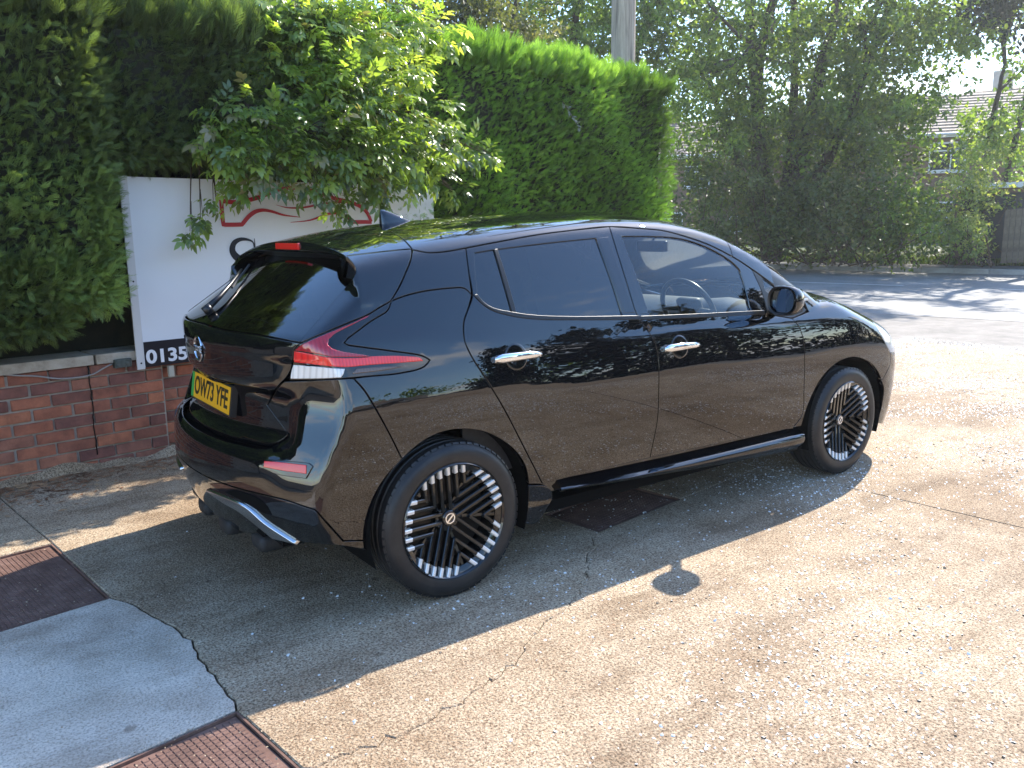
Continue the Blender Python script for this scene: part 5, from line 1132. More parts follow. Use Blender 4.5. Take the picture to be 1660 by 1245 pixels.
def foliage(name, P, fwd, nrm, scale, T, TF, m, parent=None, tint=None, kind='stuff', smooth=False):
    """copies of the leaf template T (verts) / TF (faces) at P, x along fwd, z along nrm, joined into one mesh"""
    n = len(P); f = unit(fwd); s = unit(np.cross(nrm, f)); z = np.cross(f, s); k = len(T)
    sc = np.asarray(scale).reshape(-1, 1, 1)*np.ones((n, 1, 1))
    V = P[:, None, :]+sc*(T[None, :, 0:1]*f[:, None, :]+T[None, :, 1:2]*s[:, None, :]+T[None, :, 2:3]*z[:, None, :])
    Fa = (TF[None]+(np.arange(n)*k)[:, None, None]).reshape(-1, TF.shape[1])
    o = mesh_np(name, V.reshape(-1, 3), Fa, m, parent, smooth=smooth)
    a = o.data.attributes.new('tint', 'FLOAT', 'POINT'); a.data.foreach_set('value', np.repeat(tint if tint is not None else RNG.uniform(0, 1, n), k).astype(np.float32))
    if kind: o['kind'] = kind
    return o
def frond_template():
    """flat feathery spray of a cypress: side twigs of narrow leaflets"""
    V = []; F_ = []
    def blade(p, d, L_, w, zc):
        d = np.array(d)/np.linalg.norm(d); s = np.array([-d[1], d[0], 0]); k = len(V)
        V.extend([tuple(p-s*w*0.75), tuple(p+s*w*0.75+d*L_*0.12), tuple(p+d*L_+np.array([0, 0, zc*1.6]))]); F_.append((k, k+1, k+2))
    blade(np.array([0.0, 0, 0]), (1, 0, 0), 1.0, 0.022, 0.0)
    for i, x in enumerate((0.10, 0.24, 0.38, 0.52, 0.66, 0.80)):
        L_ = (0.44, 0.50, 0.46, 0.38, 0.28, 0.18)[i]
        for s in (-1, 1):
            blade(np.array([x+0.03*s, 0, 0]), (0.92, s*0.40, 0), L_*1.05, 0.026, -0.05+0.03*(i % 3))
            if i < 4: blade(np.array([x+0.03*s+0.18*0.75, s*0.18*0.65, 0]), (0.98, s*0.15, 0), L_*0.5, 0.022, 0.02)
    return np.array(V), np.array(F_)
FT, FTF = frond_template()
LEAF5 = []
def pinnate():
    """leaf of five pointed leaflets, each folded a little along its midrib"""
    V = []; F_ = []
    for base, ang, L_ in (((0.58, 0, 0), 0, 0.52), ((0.50, 0.01, 0), 36, 0.44), ((0.46, -0.01, 0), -40, 0.44), ((0.20, 0.01, 0), 46, 0.42), ((0.16, -0.01, 0), -50, 0.40)):
        a = math.radians(ang); d = np.array([math.cos(a), math.sin(a), 0]); s = np.array([-d[1], d[0], 0]); b0 = np.array(base, float)+d*0.03; k = len(V); w = L_*0.24
        dr = np.array([0, 0, -1.0])
        V += [b0, b0+d*L_*0.33+s*w+np.array([0, 0, 0.03]), b0+d*L_*0.40, b0+d*L_*0.33-s*w+np.array([0, 0, 0.03]), b0+d*L_*0.72+s*w*0.66+dr*L_*0.10, b0+d*L_*0.72+dr*L_*0.14, b0+d*L_*0.72-s*w*0.66+dr*L_*0.10, b0+d*L_+dr*L_*0.30]
        F_ += [(k, k+2, k+1, k+1), (k, k+3, k+2, k+2), (k+1, k+2, k+5, k+4), (k+2, k+3, k+6, k+5), (k+4, k+5, k+7, k+7), (k+5, k+6, k+7, k+7)]
    k = len(V); V += [np.array([0, -0.008, 0]), np.array([0, 0.008, 0]), np.array([0.58, 0.006, 0]), np.array([0.58, -0.006, 0])]; F_.append((k, k+3, k+2, k+1))
    return np.array(V, float), F_
def tri_faces(F_):
    out = []
    for f in F_:
        f = list(dict.fromkeys(f)); out.append((f[0], f[1], f[2]))
        if len(f) == 4: out.append((f[0], f[2], f[3]))
    return np.array(out)
PT, PF_ = pinnate(); PTF = tri_faces(PF_)
M_CYP = leafmat('cypress_green', [(0.047, 0.070, 0.024), (0.088, 0.128, 0.041), (0.142, 0.209, 0.061), (0.230, 0.324, 0.095)], 0.30, 0.6, 2.0, 2.2, 0.3)
M_CYPR = leafmat('cypress_bright', [(0.046, 0.088, 0.017), (0.086, 0.165, 0.029), (0.132, 0.253, 0.044), (0.231, 0.374, 0.077)], 0.38, 0.6, 2.0, 2.4, 0.3)
M_TWIG = noise_col(mat('twig_bark', (0.08, 0.05, 0.03), 0.9), [(0.05, 0.03, 0.02), (0.12, 0.08, 0.05)], 30)
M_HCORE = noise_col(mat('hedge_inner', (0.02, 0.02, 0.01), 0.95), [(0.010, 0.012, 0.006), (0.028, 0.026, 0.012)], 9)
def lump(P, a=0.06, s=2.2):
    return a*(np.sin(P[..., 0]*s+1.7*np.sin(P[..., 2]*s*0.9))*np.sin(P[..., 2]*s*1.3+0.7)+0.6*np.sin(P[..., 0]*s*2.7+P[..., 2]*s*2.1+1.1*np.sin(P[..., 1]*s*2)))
def hedge_shell(N_, box, faces, r=0.12, amp=0.05, inset=0.14):
    """points and normals on chosen faces of a rounded box (wall frame: u, v, z)"""
    (ua, ub), (va, vb), (za, zb_) = box; Ps = []; Ns = []
    area = {'f': (ub-ua)*(zb_-za), 'e': (vb-va)*(zb_-za), 'l': (vb-va)*(zb_-za), 't': (ub-ua)*(vb-va), 'b': (ub-ua)*(vb-va)*0.5}
    tot = sum(area[f] for f in faces)
    for f in faces:
        n = int(N_*area[f]/tot); a, b_ = RNG.uniform(0, 1, n), RNG.uniform(0, 1, n)
        if f == 'f': P = np.stack([ua+(ub-ua)*a, np.full(n, va), za+(zb_-za)*b_], 1)
        elif f == 'e': P = np.stack([np.full(n, ub), va+(vb-va)*a, za+(zb_-za)*b_], 1)
        elif f == 'l': P = np.stack([np.full(n, ua), va+(vb-va)*a, za+(zb_-za)*b_], 1)
        elif f == 't': P = np.stack([ua+(ub-ua)*a, va+(vb-va)*b_, np.full(n, zb_)], 1)
        else: P = np.stack([ua+(ub-ua)*a, va+(vb-va)*b_*0.5, np.full(n, za)], 1)
        Ps.append(P)
    P = np.vstack(Ps); lo = np.array([ua+r, va+r, za+r]); hi = np.array([ub-r, vb-r, zb_-r]); Cc = np.clip(P, lo, hi); d = P-Cc; Nn = unit(d); P = Cc+Nn*r
    P = P+Nn*lump(P, amp)[:, None]; return P, Nn
def wall3(P): return np.stack([WO[0]+UX[0]*P[:, 0]+VX[0]*P[:, 1], WO[1]+UX[1]*P[:, 0]+VX[1]*P[:, 1], P[:, 2]], 1)
def wdir(D): return np.stack([UX[0]*D[:, 0]+VX[0]*D[:, 1], UX[1]*D[:, 0]+VX[1]*D[:, 1], D[:, 2]], 1)
def hedge(label, boxes, m, N_, size, upb=0.35, tipz=None, name='hedge'):
    H = empty(name, (*wall_xy(boxes[0][0][0][0], boxes[0][0][1][0]+0.4), 0), 0); tag(H, label, 'hedge')
    off = np.array(H.location); PP = []; FF = []; NN = []; SS = []; TT = []
    for box, faces, frac in boxes:
        P, Nn = hedge_shell(int(N_*frac), box, faces)
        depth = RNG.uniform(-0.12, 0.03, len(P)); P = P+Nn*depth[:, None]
        f = Nn*0.75+np.stack([RNG.normal(0.10, 0.45, len(P)), RNG.normal(0, 0.35, len(P)), RNG.normal(upb, 0.45, len(P))], 1)
        topm = P[:, 2] > box[2][1]-0.16; f[topm, 2] += 0.8
        nn = unit(np.cross(f, RNG.normal(0, 1, f.shape))+np.array([0, 0, 0.9]))
        s = size*RNG.uniform(0.6, 1.25, len(P))*np.where(topm, RNG.uniform(1.2, 2.3, len(P)), 1.0)
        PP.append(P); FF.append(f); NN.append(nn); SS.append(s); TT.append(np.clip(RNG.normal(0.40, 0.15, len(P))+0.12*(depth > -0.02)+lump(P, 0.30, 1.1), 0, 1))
        (ua, ub), (va, vb), (za, zb_) = box; i = 0.13
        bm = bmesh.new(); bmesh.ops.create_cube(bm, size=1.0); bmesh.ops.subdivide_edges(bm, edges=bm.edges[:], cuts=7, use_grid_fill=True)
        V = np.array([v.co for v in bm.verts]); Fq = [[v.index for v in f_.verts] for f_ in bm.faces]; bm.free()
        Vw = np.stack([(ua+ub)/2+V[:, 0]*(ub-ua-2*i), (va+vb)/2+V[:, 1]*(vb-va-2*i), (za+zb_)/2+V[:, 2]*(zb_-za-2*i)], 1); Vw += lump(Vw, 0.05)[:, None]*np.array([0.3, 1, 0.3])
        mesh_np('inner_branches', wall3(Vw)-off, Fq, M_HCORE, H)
    P = wall3(np.vstack(PP))-off
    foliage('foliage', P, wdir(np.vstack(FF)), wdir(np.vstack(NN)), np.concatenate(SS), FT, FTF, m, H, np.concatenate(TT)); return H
ax = ray_wall((237, 400), -0.3)[0]
hedge('dark green clipped cypress hedge bulging over the brick wall at left', [
    (((-3.2, ax-0.15), (-0.34, 1.2), (1.02, 2.75)), 'fetb', 0.62), (((-3.2, ax-0.42), (-0.32, 0.9), (0.86, 1.3)), 'feb', 0.11), (((-4.6, -3.0), (-0.36, 1.2), (0.80, 2.75)), 'ftl', 0.08), (((ax-0.3, 1.35), (-0.20, 1.2), (1.90, 2.78)), 'fetb', 0.42)], M_CYP, 66000, 0.085)
mb = MB(); mb.box((-1.2, 0.75, 0.75), (6.6, 0.9, 1.7)); mb.box((0.6, 0.85, 1.6), (3.2, 0.7, 1.4)); o_ = mb.build('dark_inner_fill', M_HCORE, bpy.data.objects['hedge']); o_.location = (WO[0]-o_.parent.location.x, WO[1]-o_.parent.location.y, 0); o_.rotation_euler = (0, 0, A9)  # dark fill boxes added behind hedge and sign to stop light leaking through
ce = ray_wall((1098, 300), 0.1)[0]; print('hedge end', ce)
hedge('tall bright green clipped cypress hedge behind the roof of the car', [
    (((1.2, ce-0.10), (0.08, 1.5), (0.05, 2.98)), 'fet', 1.0)], M_CYPR, 56000, 0.088, 0.42)
# tips along the top edge of the tall hedge
# ------------------------------------------------------------------ overhanging shrub with lobed leaves
M_SHRUB = leafmat('shrub_leaf', [(0.055, 0.085, 0.025), (0.10, 0.16, 0.035), (0.20, 0.28, 0.055), (0.40, 0.46, 0.09)], 0.48, 0.30, 2.5, 2.4, 1.0)
M_SHRUBD = leafmat('pale_shrub_leaf', [(0.08, 0.10, 0.035), (0.16, 0.17, 0.07), (0.26, 0.22, 0.10), (0.30, 0.27, 0.16)], 0.40, 0.35, 2.5, 1.8, 0.9)
SH = empty('overhanging_shrub', (*wall_xy(0.75, 0.45), 0)); tag(SH, 'broad-leaved yellow-green shrub spilling from the hedge over the white sign', 'shrub')
sho = np.array(SH.location)
def pxw(px, v): u, z = ray_wall(px, v); return np.array([*wall_xy(u, v), z])
root_ = np.array([*wall_xy(0.75, 0.45), 0.2])
# branch tips traced on the photograph: pixel, distance in front of the wall, spread of the leaves in pixels
clusters = [((560, 20), -0.10, 60), ((470, 30), -0.10, 55), ((640, 40), -0.10, 50), ((700, 50), 0.0, 40), ((430, 90), -0.15, 40), ((520, 90), -0.25, 55), ((600, 110), -0.3, 55), ((660, 120), -0.35, 40), ((480, 150), -0.3, 55), ((560, 170), -0.45, 60), ((640, 190), -0.45, 55),
    ((700, 190), -0.35, 35), ((360, 190), -0.30, 28), ((410, 180), -0.35, 36), ((450, 220), -0.45, 45), ((520, 230), -0.5, 55), ((590, 250), -0.55, 50), ((660, 250), -0.5, 45), ((720, 240), -0.35, 30), ((760, 245), -0.3, 22), ((790, 250), -0.25, 14), ((350, 240), -0.35, 26), ((400, 250), -0.45, 34), ((440, 270), -0.48, 34),
    ((380, 290), -0.35, 20), ((350, 325), -0.28, 12), ((325, 350), -0.26, 10), ((308, 375), -0.25, 7), ((500, 290), -0.5, 30), ((545, 320), -0.45, 16), ((550, 342), -0.40, 8), ((600, 290), -0.5, 36), ((650, 290), -0.45, 26), ((700, 285), -0.35, 24), ((735, 310), -0.3, 14), ((620, 320), -0.40, 12), ((560, 130), -0.45, 50), ((500, 60), -0.2, 50), ((590, 60), -0.2, 50), ((345, 215), -0.33, 22)]
brn = MB(); LP_, LF_, LN_, LS_, LT_ = [], [], [], [], []
cview = -CF
for (px, v, sp) in clusters:
    tip = pxw(px, v); rad = sp*np.linalg.norm(tip-CAM_P)/FPX
    top_ = np.array([*wall_xy(0.75+(ray_wall(px, v)[0]-0.75)*0.35, 0.35), 2.15]); mid = top_*0.45+tip*0.55+np.array([0, 0, 0.16]); pts = catmull([root_+np.array([0, 0, 1.2]), top_, mid, tip], 5)-sho
    brn.tube([tuple(p) for p in pts], list(np.linspace(0.014, 0.0022, len(pts))), 5)
    n = int(7+sp*sp*0.034)
    for j in range(int(max(2, sp/7))):
        d = RNG.normal(0, 1, 3); d = d/np.linalg.norm(d)*rad*RNG.uniform(0.4, 0.9); t2 = tip+d*np.array([1, 1, 0.8]); q = tip*0.6+mid*0.4
        brn.tube([tuple(q-sho), tuple((q+t2)/2+np.array([0, 0, 0.04])-sho), tuple(t2-sho)], [0.004, 0.003, 0.0015], 4)
    R3 = RNG.normal(0, 1, (n, 3)); R3 = unit(R3)*(RNG.uniform(0, 1, n)**0.45)[:, None]*rad*1.05; P = tip+R3*np.array([1, 0.8, 0.9])
    out = unit(P-tip+np.array([0, 0, -0.02])); f = out*0.7+np.array([0.0, -0.35, -0.25])+RNG.normal(0, 0.35, (n, 3)); nn = np.array([0, -0.35, 1.0])+RNG.normal(0, 0.40, (n, 3))
    LP_.append(P); LF_.append(f); LN_.append(nn); LS_.append(RNG.uniform(0.10, 0.17, n)*(0.85 if sp < 20 else 1.0))
    h = (px[1] < 130)*0.28+(px[0] > 640)*0.12-(px[1] > 260)*0.12; LT_.append(np.clip(RNG.normal(0.42+h, 0.20, n), 0, 1))  # tints put sunlight in the colour: lighter at top and right, darker low
brn.build('branch', M_TWIG, SH, smooth=True)['kind'] = 'stuff'
LP_, LF_, LN_, LS_, LT_ = map(lambda a: np.concatenate(a), (LP_, LF_, LN_, LS_, LT_))
dcam = np.linalg.norm(LP_-CAM_P, axis=1)/LS_; order = np.argsort(dcam); big = order[:290]; rest = order[290:]
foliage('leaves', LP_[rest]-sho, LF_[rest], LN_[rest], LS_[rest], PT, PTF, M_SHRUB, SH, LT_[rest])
protos = []
for k in range(8):
    V = PT+RNG.normal(0, 0.012, PT.shape); mm = M_SHRUBD if k == 7 else M_SHRUB
    o = foliage('leaf', np.zeros((1, 3)), np.array([[1.0, 0, 0]]), np.array([[0, 0, 1.0]]), np.array([1.0]), V, PTF, mm, SH, np.array([[0.15, 0.3, 0.42, 0.5, 0.62, 0.75, 0.9, 0.5][k]]), kind=None); protos.append(o)
used_p = set()
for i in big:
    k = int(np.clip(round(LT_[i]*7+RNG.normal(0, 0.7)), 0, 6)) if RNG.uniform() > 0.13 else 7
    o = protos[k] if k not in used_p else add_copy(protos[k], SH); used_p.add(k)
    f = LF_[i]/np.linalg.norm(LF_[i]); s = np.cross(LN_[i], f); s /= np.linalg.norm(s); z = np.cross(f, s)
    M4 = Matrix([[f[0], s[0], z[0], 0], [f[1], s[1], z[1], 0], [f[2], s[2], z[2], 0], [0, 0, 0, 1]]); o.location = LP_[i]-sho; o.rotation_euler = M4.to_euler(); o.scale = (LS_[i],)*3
for k in range(8):
    if k not in used_p: bpy.data.objects.remove(protos[k])
# a grey-green sprig poking from the tall hedge
sq = pxw((925, 185), -0.02); sp_ = MB(); pts = [pxw(q, -0.06) for q in ((912, 165), (922, 180), (932, 196), (940, 208))]; sp_.tube([tuple(p) for p in pts], [0.004, 0.003, 0.003, 0.002], 5)
SG = sp_.build('sprig', M_TWIG); tag(SG, 'small grey-green sprig sticking out of the face of the tall hedge', 'sprig')
q = np.array([catmull(pts, 6)[i] for i in range(0, 18)]); foliage('sprig_leaf', q, RNG.normal(0, 0.5, q.shape)+np.array([0.3, -0.5, -0.5]), RNG.normal(0, 0.4, q.shape)+np.array([0, -0.4, 1]), 0.045, PT, PTF, leafmat('grey_leaf', [(0.16, 0.20, 0.16), (0.3, 0.34, 0.3)], 0.2), SG, kind='stuff')
# ------------------------------------------------------------------ utility pole
def at_depth(px, d):
    """point on the ray of a photo pixel at horizontal distance d"""
    D = CF+CR*((px[0]-IW/2)/FPX)-CU*((px[1]-IH/2)/FPX); return CAM_P+D*(d/np.linalg.norm(D[:2]))
pp = at_depth((1010, 100), 10.4)
M_POLE = mat('weathered_pole_wood', (0.3, 0.25, 0.2), 0.85)
def mk_pole():
    N, L, b = nodes(M_POLE); tc = N.new('ShaderNodeTexCoord'); mp = N.new('ShaderNodeMapping'); mp.inputs['Scale'].default_value = (14, 14, 0.7); L.new(tc.outputs['Object'], mp.inputs[0])
    n = N.new('ShaderNodeTexNoise'); n.inputs['Scale'].default_value = 2; n.inputs['Detail'].default_value = 8; n.inputs['Roughness'].default_value = 0.7; L.new(mp.outputs[0], n.inputs['Vector'])
    r = N.new('ShaderNodeValToRGB'); L.new(n.outputs[0], r.inputs[0]); e = r.color_ramp.elements; e[0].position = 0.3; e[0].color = (0.11, 0.09, 0.07, 1); e[1].position = 0.68; e[1].color = (0.52, 0.44, 0.34, 1); q = e.new(0.48); q.color = (0.32, 0.27, 0.21, 1)
    L.new(r.outputs[0], b.inputs['Base Color']); bp = N.new('ShaderNodeBump'); bp.inputs['Strength'].default_value = 0.6; bp.inputs['Distance'].default_value = 0.02; L.new(n.outputs[0], bp.inputs['Height']); L.new(bp.outputs[0], b.inputs['Normal'])
mk_pole()
mb = MB(); mb.tube([(0, 0, -0.3), (0, 0, 2), (0, 0, 5), (0.01, 0, 8.5)], [0.150, 0.145, 0.138, 0.120], 24); P_ = mb.build('utility_pole', M_POLE, smooth=True, angle=60); P_.location = (pp[0], pp[1], 0); tag(P_, 'thick weathered wooden utility pole rising behind the tall hedge', 'pole')
# ------------------------------------------------------------------ houses beyond the road
M_HBR = noise_col(mat('house_brick', (0.3, 0.18, 0.12), 0.9), [(0.14, 0.085, 0.055), (0.22, 0.14, 0.095), (0.29, 0.19, 0.13)], 5, 8, 0.8)
M_HBR2 = noise_col(mat('house_render', (0.55, 0.48, 0.4), 0.9), [(0.42, 0.36, 0.30), (0.56, 0.50, 0.42)], 3)
M_TILE = noise_col(mat('roof_tile', (0.3, 0.2, 0.15), 0.8), [(0.15, 0.11, 0.085), (0.25, 0.19, 0.145), (0.32, 0.25, 0.20)], 6)
M_UPVC = mat('white_upvc', (0.80, 0.80, 0.78), 0.35); M_PANE = mat('dark_pane', (0.02, 0.025, 0.03), 0.03, 0, 0.8)
def house(label, c, rz, w, d, h, wins, ridge=2.2, mwall=M_HBR):
    """front faces local -y; origin at the middle of the front foot"""
    H = empty('house', (c[0], c[1], 0.3), rz); tag(H, label, 'house', 'houses beyond the trees')
    mb = MB(); mb.box((0, d/2, h/2), (w, d, h)); V = [(-w/2, 0, h), (w/2, 0, h), (w/2, d, h), (-w/2, d, h), (-w/2, d/2, h+ridge-0.1), (w/2, d/2, h+ridge-0.1)]
    mb.add(V, [(0, 3, 4), (1, 5, 2)]); mb.build('wall', mwall, H)
    rf = MB(); n = 14; ov = 0.35
    for sgn in (-1, 1):
        for i in range(n):      # courses of tiles, each stepped over the one below
            t0, t1 = i/n, (i+1)/n; y0 = d/2+sgn*(d/2+ov)*(1-t0); y1 = d/2+sgn*(d/2+ov)*(1-t1); z0 = h-0.15+(ridge+0.15)*t0; z1 = h-0.15+(ridge+0.15)*t1
            V = [(-w/2-0.2, y0, z0+0.06), (w/2+0.2, y0, z0+0.06), (w/2+0.2, y1, z1+0.02), (-w/2-0.2, y1, z1+0.02), (-w/2-0.2, y0, z0), (w/2+0.2, y0, z0), (w/2+0.2, y1, z1-0.04), (-w/2-0.2, y1, z1-0.04)]
            rf.add(V, [(0, 1, 2, 3), (0, 4, 5, 1), (1, 5, 6, 2), (3, 7, 4, 0), (4, 7, 6, 5)])
    rf.build('roof', M_TILE, H)
    g = MB(); g.box((0, -ov-0.02, h-0.17), (w+0.4, 0.1, 0.16)); g.tube([(-w/2-0.2, -ov-0.12, h-0.12), (w/2+0.2, -ov-0.12, h-0.12)], 0.06, 8); g.tube([(w/2-0.3, -0.08, h-0.2), (w/2-0.3, -0.08, 0)], 0.04, 6); g.build('gutter', M_UPVC, H)
    ch = MB(); ch.box((-w*0.3, d/2, h+ridge+0.3), (0.8, 0.6, 1.0)); ch.build('chimney', mwall, H)
    for (x, z, ww, hh) in wins:
        f = MB(); t = 0.07
        for cx_, cz_, dx_, dz_ in ((x, z-hh/2, ww, t), (x, z+hh/2, ww, t), (x-ww/2, z, t, hh), (x+ww/2, z, t, hh), (x, z+hh*0.22, ww, t*0.8), (x+ww*0.1, z-hh*0.1, t*0.8, hh*0.7)): f.box((cx_, -0.03, cz_), (dx_+t*0.0, 0.09, dz_))
        f.box((x, -0.08, z-hh/2-0.08), (ww+0.2, 0.2, 0.06)); fo = f.build('window', M_UPVC, H); p_ = MB(); p_.box((x, -0.012, z), (ww, 0.02, hh)); p_.build('pane', M_PANE, fo)
    return H
hw = at_depth((1530, 250), 41.0); hang = math.atan2(hw[1]-CAM_P[1], hw[0]-CAM_P[0])-PI/2
house('brick house with a sunlit tiled roof and white windows seen through the tree at right', at_depth((1490, 250), 41)[:2], hang+0.12, 9.0, 7.5, 4.95, [(1.1, 3.92, 1.35, 1.15), (-1.9, 3.95, 1.2, 0.8), (1.1, 1.4, 1.6, 1.2), (-1.9, 1.4, 1.6, 1.2)], 2.0)
house('pale rendered house partly hidden at the right edge behind the shrubs', at_depth((1690, 250), 43)[:2], hang-0.15, 7.0, 7.5, 5.4, [(-2.4, 4.6, 1.1, 1.0), (1.0, 4.6, 1.2, 1.1)], 1.9, M_HBR2)
house('low brick house glimpsed under the big tree just right of the tall hedge', at_depth((1170, 280), 44)[:2], hang+0.25, 9.0, 7.5, 4.7, [(-1.2, 3.6, 1.2, 1.0), (1.1, 1.35, 1.3, 1.0), (-2.6, 1.3, 1.4, 1.0)], 2.0)
G = empty('garage', (*at_depth((1640, 390), 29.5)[:2], 0.35), hang-0.2); tag(G, 'flat-roofed garage with a pale fascia and dark door at the right edge', 'garage')
mb = MB(); mb.box((0.6, 2.5, 1.05), (4.4, 5.0, 2.1)); mb.build('wall', M_HBR, G); mb = MB(); mb.box((0.6, 2.45, 2.18), (4.7, 5.3, 0.16)); mb.build('roof_fascia', M_UPVC, G)
mb = MB(); mb.box((-0.2, -0.02, 0.98), (2.3, 0.06, 1.95)); mb.build('door', mat('garage_door_dark', (0.05, 0.045, 0.04), 0.6), G)
FE_ = empty('garden_fence', (*at_depth((1645, 400), 27.6)[:2], 0.3), hang-0.2); tag(FE_, 'weathered vertical board fence in front of the garage at right', 'fence')
M_FEN = noise_col(mat('fence_board', (0.16, 0.12, 0.08), 0.9), [(0.10, 0.075, 0.05), (0.24, 0.19, 0.13)], 4)
bd_ = None
for i in range(22):
    if bd_ is None: mb = MB(); mb.box((0, 0, 0.75), (0.13, 0.02, 1.5), bev=0.003); bd_ = mb.build('board', M_FEN, FE_); o = bd_
    else: o = add_copy(bd_, FE_)
    o.location = (i*0.142-0.25, RNG.uniform(-0.006, 0.006), RNG.uniform(-0.02, 0.02))
mb = MB(); mb.box((1.25, 0.04, 1.25), (3.1, 0.05, 0.08)); mb.box((1.25, 0.04, 0.35), (3.1, 0.05, 0.08)); mb.build('rail', M_FEN, FE_)
# ------------------------------------------------------------------ trees and shrubs beyond the road
M_BARK = noise_col(mat('tree_bark', (0.06, 0.045, 0.03), 0.95), [(0.035, 0.027, 0.018), (0.085, 0.065, 0.045)], 5, 6, bump=0.6, bscale=12, bdist=0.04)
LT4 = np.array([(0, 0, 0), (0.35, 0.30, 0.05), (0.75, 0.20, 0.0), (1.0, 0, -0.12), (0.75, -0.20, 0.0), (0.35, -0.30, 0.05)]); LF4 = np.array([(0, 1, 2, 3), (0, 3, 4, 5)])
M_OAK = leafmat('oak_leaf', [(0.053, 0.085, 0.019), (0.085, 0.133, 0.028), (0.128, 0.191, 0.037), (0.212, 0.255, 0.053)], 0.50, 0.5, 0.5, 2.6, 0.5)
M_BUSH = leafmat('bush_leaf', [(0.046, 0.065, 0.020), (0.073, 0.101, 0.028), (0.110, 0.133, 0.039), (0.165, 0.156, 0.060)], 0.38, 0.5, 0.7, 2.2, 0.5)
M_PALE = leafmat('pale_bush_leaf', [(0.09, 0.13, 0.03), (0.15, 0.20, 0.05), (0.24, 0.27, 0.08), (0.34, 0.34, 0.14)], 0.45, 0.5, 0.8, 2.2, 0.6)
M_WILLOW = leafmat('willow_leaf', [(0.05, 0.065, 0.02), (0.08, 0.095, 0.03), (0.12, 0.13, 0.045), (0.18, 0.17, 0.07)], 0.42, 0.5, 0.6, 2.2, 0.6)
M_DKLEAF = leafmat('dark_pine_leaf', [(0.008, 0.018, 0.010), (0.014, 0.03, 0.016), (0.025, 0.045, 0.02)], 0.12, 0.6, 0.8, 1.2, 0.3)
def leaves_at(name, tips, rads, per, size, m, parent, off, flat=0.7, tintb=None, hang=0.0):
    P, F2, N2, S2, T2 = [], [], [], [], []
    for i, (t, r) in enumerate(zip(tips, rads)):
        n = max(3, int(per*RNG.uniform(0.6, 1.4))); d = unit(RNG.normal(0, 1, (n, 3)))*(RNG.uniform(0, 1, n)**0.4)[:, None]*r; d[:, 2] *= flat
        P.append(t+d); F2.append(RNG.normal(0, 1, (n, 3))+np.array([0, 0, -0.3-hang])); N2.append(RNG.normal(0, 0.6, (n, 3))+np.array([0, 0, 1])); S2.append(size*RNG.uniform(0.6, 1.3, n)); b_ = 0.45 if tintb is None else tintb
        T2.append(np.clip(RNG.normal(b_+RNG.normal(0, 0.20), 0.18, n), 0, 1))
    return foliage(name, np.vstack(P)-off, np.vstack(F2), np.vstack(N2), np.concatenate(S2), LT4, LF4, m, parent, np.concatenate(T2))
def grow(mb, p, d, L_, r, lev, tips, maxlev, spread=0.55, off=None, up=0.12):
    """a limb that bends, tapers and forks; collects the ends of its twigs"""
    pts = [p.copy()]; q = p.copy(); dd = d/np.linalg.norm(d); n = 4
    for i in range(n):
        dd = unit(dd+RNG.normal(0, 0.13, 3)+np.array([0, 0, up*0.4])); q = q+dd*L_/n; pts.append(q.copy())
        if lev >= 2: tips.append((q.copy(), lev))
    mb.tube([tuple(a-off) for a in pts], list(np.linspace(r, r*0.62, n+1)), 8 if lev < 2 else 5, caps=False)
    if lev >= maxlev: tips.append((q, lev)); return
    for k in range(3 if lev < 2 else int(RNG.integers(2, 4))):
        nd = unit(dd+RNG.normal(0, spread, 3)+np.array([0, 0, up])); st = pts[-1] if k < 2 else pts[int(RNG.integers(2, 4))]
        grow(mb, st, nd, L_*RNG.uniform(0.62, 0.85), r*0.60, lev+1, tips, maxlev, spread, off, up)
def tree(name, label, base, stems, m, maxlev=4, rad=0.75, per=26, size=0.15, group=None, spread=0.55, up=0.12, tintb=None, extra=None):
    base = np.array([base[0], base[1], 0.3]); T = empty(name, tuple(base)); tag(T, label, 'tree', group); mb = MB(); tips = []
    for (px, dd, r0, L0) in stems:      # each stem heads for a point seen in the photograph
        tgt = np.array(px); st = base.copy(); path = catmull([st, st*0.5+tgt*0.5+RNG.normal(0, 0.12, 3), tgt], 4); mb.tube([tuple(a-base) for a in path], list(np.linspace(r0, r0*0.6, len(path))), 10, caps=False)
        grow(mb, tgt, unit(tgt-path[-3]), L0, r0*0.58, 1, tips, maxlev, spread, base, up)
    mb.build('trunk', M_BARK, T, smooth=True)
    tp = np.array([t[0] for t in tips])
    if extra is not None: tp = np.vstack([tp, extra])
    keep = RNG.uniform(0, 1, len(tp)) < 0.9; tp = tp[keep]
    leaves_at('crown', tp, RNG.uniform(0.6, 1.2, len(tp))*rad, per, size, m, T, base, tintb=tintb); print(name, len(tp), 'tips'); return T
def A_(px, d): return at_depth(px, d)
dT = 29.5
def cloud(pxs, d, jitter=0.8):
    out = []
    for (x, y, sx, sy, n) in pxs:
        for _ in range(n): out.append(A_((x+RNG.normal(0, sx), y+RNG.normal(0, sy)), d+RNG.normal(0, jitter)))
    return np.array(out)
b0 = A_((1252, 395), dT)
